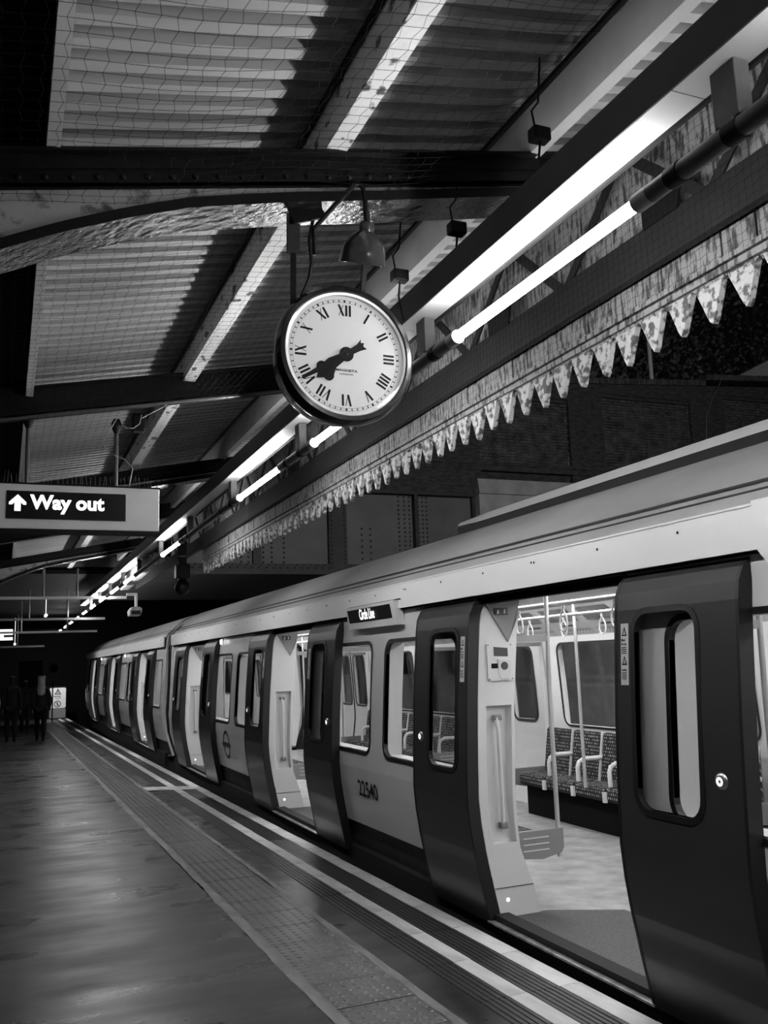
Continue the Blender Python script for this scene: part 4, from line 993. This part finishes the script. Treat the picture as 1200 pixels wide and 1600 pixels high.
# trees
def tree(x, y, h, rad, label, seed, lo=4):
    rr = random.Random(seed); t = empty('tree', (x, y, lo), label, 'tree', 'trees behind the bridge wall')
    q = MB(); q.tube([(0, 0, -2), (.1, 0, h * .4), (-.1, .1, h * .7)], [.25, .18, .08], 8)
    for i in range(5): a = rr.uniform(0, 6.3); q.tube([(0, 0, h * (.35 + .08 * i)), (rad * .7 * math.cos(a), rad * .7 * math.sin(a), h * (.55 + .08 * i))], [.09, .03], 6)
    q.build('trunk', 'bark', t)
    q = MB()
    cl = [(rr.gauss(0, rad * .5), rr.gauss(0, rad * .4), h * .65 + rr.gauss(0, h * .22)) for _ in range(60)]
    for i in range(5200):
        c = cl[i % 60]; p = Vector((c[0] + rr.gauss(0, rad * .17), c[1] + rr.gauss(0, rad * .17), c[2] + rr.gauss(0, rad * .15)))
        n = Vector((rr.gauss(0, 1), rr.gauss(0, 1), rr.gauss(0, 1))).normalized(); a = n.orthogonal().normalized(); b = n.cross(a); s = rr.uniform(.07, .13)
        q.add([p - a * s, p + b * s * .5, p + a * s, p - b * s * .5], [(0, 1, 2, 3)])
    o = q.build('foliage', 'leaves', t, fix=False); o['kind'] = 'stuff'
tree(15.5, 24, 9, 3.0, 'leftmost dark leafy tree behind the bridge wall', 1)
tree(20.0, 24.5, 11, 3.4, 'dark leafy tree behind the slim pale post', 2)
tree(25.0, 24, 12, 3.4, 'rightmost dark leafy tree beside the sloping parapet', 3)
tree(21, 29, 14, 4.2, 'taller dark tree farther behind the bridge wall', 4)

# ------------------------------------------------------------------ far platform end
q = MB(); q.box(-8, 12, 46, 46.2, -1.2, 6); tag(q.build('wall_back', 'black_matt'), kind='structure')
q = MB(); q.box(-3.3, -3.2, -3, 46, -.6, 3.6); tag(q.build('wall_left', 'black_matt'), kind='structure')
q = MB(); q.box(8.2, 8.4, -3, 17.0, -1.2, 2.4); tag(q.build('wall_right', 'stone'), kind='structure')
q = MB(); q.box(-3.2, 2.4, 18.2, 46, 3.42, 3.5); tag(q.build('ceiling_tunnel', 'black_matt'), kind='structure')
def crossbar(x0, x1, y, z, m, label, drops=()):
    t = empty('cross_bar', (0, y, z), label, 'bar', 'bars hung across the platform')
    B('bar', m, t, x0, x1, -.02, .02, -.02, .03)
    for x in drops: q = MB(); q.tube([(x, 0, .02), (x, 0, 3.4 - z)], .02, 8); q.build('drop_rod', 'pipe_grey', t, smooth=True)
crossbar(-.3, 2.03, 17.0, 2.87, 'dim_white', 'nearest pale bar hung across the platform, carrying the camera', (.62, 1.18))
crossbar(-.3, 2.1, 21.5, 2.74, 'post_grey', 'middle bar hung across the dark part of the platform', (.5, 1.3))
crossbar(-.3, 2.25, 25.0, 2.60, 'dim_white', 'farthest pale bar hung across the platform', (.4, 1.5))
crossbar(-.3, 1.2, 31.0, 2.40, 'post_grey', 'lowest faint bar across the platform in the far dark', (.4,))
q = MB(); q.bar((1.75, 11.9, 3.0), (1.84, 15.7, 2.98), .12, .16); tag(q.build('timber_batten', 'valance_tooth'), 'pale angled batten beyond the end of the valance', 'batten')
cc = empty('security_camera', (2.19, 17, 2.63), 'security camera on a pale bracket at the end of the bar', 'camera')
q = MB(); q.bar((-.16, 0, .30), (.03, 0, .30), .05, .05); q.bar((.01, 0, .31), (.01, 0, .08), .045, .045); q.build('bracket', 'dim_white', cc)
q = MB(); q.prism([(-.11, -.09), (.07, -.09), (.10, -.02), (.10, .04), (.05, .07), (-.07, .07), (-.12, .0)], -.15, .22, lambda a, b, d: (a, d, b)); q.build('housing', 'post_grey', cc, bevel=.008)
B('lens_window', 'ink', cc, -.09, .07, -.158, -.15, -.07, .0)
sp = empty('loudspeaker_cluster', (2.13, 11.95, 2.72), 'dark round speaker cluster hanging where the valance ends', 'speaker')
q = MB(); q.box(-.05, .05, -.05, .05, .0, .86); q.box(-.09, .09, -.08, .08, .02, .2); q.build('mount', 'black_steel', sp, bevel=.01)
q = MB(); q.lathe([(.0001, -.2), (.05, -.19), (.09, -.15), (.10, -.10), (.08, -.03), (.04, .01)], 16); q.build('horn', 'black_steel', sp, smooth=True)
for i, z in enumerate((.1, .3, .5)): B('clip', 'post_grey', sp, -.05, .04, -.056, -.05, z, z + .012)
# far sign, posters, warning board
fs = empty('far_sign', (0, 25, 2.42), 'bright little sign cut by the left edge in the distance', 'sign')
B('case', 'sign_lit', fs, -.4, .21, 0, .08, 0, .27); B('panel', 'sign_black', fs, .0, .21, -.01, 0, .07, .13)
q = MB(); q.box(.6, 1.5, 39.9, 40, .9, 2.05); q.box(.7, .75, 39.9, 40, -.5, .9); q.box(1.35, 1.4, 39.9, 40, -.5, .9); tag(q.build('notice_case', 'black_steel'), 'dim framed notice case behind the walking people', 'notice')
po = empty('poster', (0, 41, 0), 'dim poster with a round emblem above the warning board', 'poster')
B('sheet', 'grey_plastic', po, 1.72, 2.2, 0, .02, 1.2, 2.0); B('post', 'black_steel', po, 1.93, 1.98, .02, .06, -.5, 2.0)
q = MB(); q.lathe([(.0001, 0), (.17, 0)], 20, c=(1.98, -.005, 1.72), axis='Y'); q.build('emblem', 'ink', po)
q = MB(); q.box(1.28, 1.36, 40, 40.03, 1.0, 2.1); q.box(1.42, 1.52, 40, 40.03, 1.9, 2.05); q.box(1.6, 1.7, 40, 40.03, 1.9, 2.05); q.box(1.28, 1.7, 40.03, 40.06, 1.88, 1.9); q.box(1.3, 1.34, 40.0, 40.03, -.5, 1.0); tag(q.build('notice_strip', 'grey_plastic'), 'thin grey strips of a notice frame in the far dark', 'notice')
wb = empty('warning_board', (0, 44, 0), 'white warning board at the platform end, triangle above a no-walking symbol', 'board')
q = MB(); q.prism(rrect(1.93, 2.70, -.50, .93, .1), .03, .08, lambda a, b, d: (a, d, b)); q.build('frame', 'black_steel', wb)
q = MB(); q.prism(rrect(1.97, 2.66, -.02, .87, .07), .0, .03, lambda a, b, d: (a, d, b)); q.build('sign_face', 'cant', wb)
q = MB(); q.prism(rrect(1.97, 2.66, -.46, -.03, .05), .0, .03, lambda a, b, d: (a, d, b)); q.build('lower_panel', 'grey_plastic', wb)
q = MB(); q.prism([(2.18, .58), (2.46, .58), (2.32, .84)], -.002, -.008, lambda a, b, d: (a, d, b)); q.build('triangle', 'ink', wb)
q = MB(); q.prism([(2.23, .61), (2.41, .61), (2.32, .77)], -.009, -.014, lambda a, b, d: (a, d, b)); q.build('triangle_centre', 'white_sticker', wb)
q = MB(); q.prism([(2.33, .76), (2.29, .69), (2.32, .69), (2.31, .62), (2.35, .70), (2.32, .70)], -.015, -.018, lambda a, b, d: (a, d, b)); q.build('bolt', 'ink', wb)
text('lettering', 'DANGER', 'ink', wb, (2.29, -.004, .49), .08, FACE_MY, .001, .002)
text('lettering', 'Keep clear', 'ink', wb, (2.33, -.004, .41), .055, FACE_MY, .001, .001)
q = MB(); O = disc(2.31, .16, .145, 28); I = disc(2.31, .16, .115, 28)
q.loft([(a, -.004, b) for a, b in O], [(a, -.004, b) for a, b in I], True); q.bar((2.22, -.004, .26), (2.40, -.004, .06), .004, .022, up=(1, 0, 1)); q.prism(disc(2.31, .225, .022, 10), -.004, -.006, lambda a, b, d: (a, d, b)); q.prism([(2.30, .2), (2.335, .19), (2.33, .14), (2.36, .08), (2.33, .08), (2.31, .12), (2.28, .08), (2.26, .09), (2.295, .14)], -.004, -.006, lambda a, b, d: (a, d, b)); q.build('no_walking_symbol', 'ink', wb)
# remote small fittings
for i, (x, y, z, lab) in enumerate(((.95, 24.0, 2.98, 'small bright lamp glowing left of the tube row, far away'), (.35, 33, 2.55, 'faint cluster lamp by the far sign'))):
    q = MB(); q.tube([(0, 0, 0), (.0, .35, 0)], .04, 8); q.tube([(0, .17, 0), (0, .17, 3.42 - z)], .008, 6); o = q.build('small_lamp', 'sign_lit'); o.location = (x, y, z); tag(o, lab, 'light')

# ------------------------------------------------------------------ people
def person(loc, h, rot, label, top, legs, hair, longhair, stride, shoes='dark_trousers', coat=.0):
    t = empty('person', loc, label, 'person', 'people walking away along the platform'); t.rotation_euler = (0, 0, rot)
    k = h / 1.8
    def skin(name, J, E, m, root=0, sub=2):
        me = bpy.data.meshes.new(name); me.from_pydata([Vector(j[:3]) * k for j in J], E, []); me.materials.append(M[m])
        o = bpy.data.objects.new(name, me); COL.objects.link(o); o.parent = t
        md = o.modifiers.new('skin', 'SKIN'); md.use_smooth_shade = True
        for i, j in enumerate(J):
            sv = me.skin_vertices[0].data[i]; r = j[3] * k; sv.radius = (r, j[4] * k if len(j) > 4 else r); sv.use_root = (i == root)
        s = o.modifiers.new('sub', 'SUBSURF'); s.levels = sub; s.render_levels = sub; return o
    s = stride
    # body: pelvis, spine, chest, neck, head, shoulders, arms, hands
    J = [(0, 0, .95, .15, .11), (0, 0, 1.12, .14, .10), (0, 0, 1.32, .17, .11), (0, .0, 1.46, .11, .08), (0, .01, 1.53, .05), (0, .02, 1.60, .07), (0, .02, 1.70, .085, .10), (0, .02, 1.77, .05),
         (-.17, 0, 1.42, .055), (-.24, -.04 * s, 1.16, .045), (-.23, .10 * s, .95, .033), (-.225, .13 * s, .86, .028),
         (.17, 0, 1.42, .055), (.24, .04 * s, 1.16, .045), (.24, -.06 * s, .93, .033), (.235, -.05 * s, .84, .028),
         (-.09, 0, .88, .09), (-.09, .12 * s, .50, .062), (-.09, .06 * s, .10, .042), (-.09, .19 * s, .035, .035),
         (.09, 0, .88, .09), (.09, -.04 * s, .50, .062), (.09, -.24 * s, .12, .042), (.09, -.13 * s, .04, .035)]
    E = [(0, 1), (1, 2), (2, 3), (3, 4), (4, 5), (5, 6), (6, 7), (3, 8), (8, 9), (9, 10), (10, 11), (3, 12), (12, 13), (13, 14), (14, 15), (0, 16), (16, 17), (17, 18), (18, 19), (0, 20), (20, 21), (21, 22), (22, 23)]
    body = skin('body', J, E, 'dark_cloth'); q = MB()
    JJ = [(x, y, z, r + .012, (rest_[0] + .012) if rest_ else r + .012) for x, y, z, r, *rest_ in [J[i] for i in (1, 0, 2, 3, 8, 9, 10, 12, 13, 14)]]
    skin('coat' if coat else 'jacket', JJ + ([(0, 0, .70, .19, .14)] if coat else []), [(0, 1), (0, 2), (2, 3), (3, 4), (4, 5), (5, 6), (3, 7), (7, 8), (8, 9)] + ([(1, 10)] if coat else []), top, 0)
    JJ = [(x, y, z, r + .014) for x, y, z, r, *_ in [J[i] for i in (0, 16, 17, 18, 20, 21, 22)]]; JJ[0] = (0, 0, .95, .155, .12)
    skin('trousers', JJ, [(0, 1), (1, 2), (2, 3), (0, 4), (4, 5), (5, 6)], legs, 0)
    for i, (a, b) in enumerate(((18, 19), (22, 23))):
        pa, pb = J[a], J[b]; skin('shoe', [(pa[0], pa[1] - .03, .045, .045), (pb[0], pb[1] - .02, .04, .042), (pb[0], pb[1] + .05, .03, .03)], [(0, 1), (1, 2)], shoes, 0)
    if longhair: skin('hair', [(0, -.01, 1.76, .085), (0, -.03, 1.68, .11), (0, -.07, 1.52, .12, .06), (0, -.09, 1.36, .13, .05), (0, -.10, 1.24, .09, .04)], [(0, 1), (1, 2), (2, 3), (3, 4)], hair, 1)
    else: skin('hair', [(0, .0, 1.77, .075), (0, -.02, 1.71, .095, .10)], [(0, 1)], hair, 0)
    # fingers
    q = MB()
    for hx, hy, hz_ in ((-.225, .13 * s, .86), (.235, -.05 * s, .84)):
        for f in range(4):
            yy = hy - .03 + f * .02; L_ = (.06, .075, .07, .055)[f]
            q.tube([(hx * k, yy * k, hz_ * k), (hx * k, (yy + .008) * k, (hz_ - L_ * .6) * k), (hx * .97 * k, (yy + .012) * k, (hz_ - L_ - .02) * k)], [.009, .008, .006], 6)
        q.tube([(hx * k, (hy + .03) * k, (hz_ + .02) * k), (hx * .95 * k, (hy + .055) * k, (hz_ - .03) * k)], [.010, .007], 6)
    q.build('fingers', 'skin', t, smooth=True)
    return t
def pz(y): return -K * y
person((.26, 28.4, pz(28.4)), 1.86, .05, 'person in dark clothes walking away, nearest the left edge', 'dark_cloth', 'dark_trousers', 'hair_dark', False, .7, coat=1)
person((1.03, 28.0, pz(28.0)), 1.80, -.08, 'person with long fair hair and dark clothes walking beside the warning board', 'dark_cloth', 'dark_trousers', 'hair_fair', True, .9)
person((.72, 33.0, pz(33.0)), 1.74, 0, 'person in a dark top half hidden between the two walkers', 'dark_cloth', 'dark_trousers', 'hair_fair', False, .4)
person((-.32, 27.0, pz(27.0)), 1.80, .0, 'person in a pale top cut off by the left edge', 'pale_cloth', 'dark_trousers', 'hair_dark', False, .5)
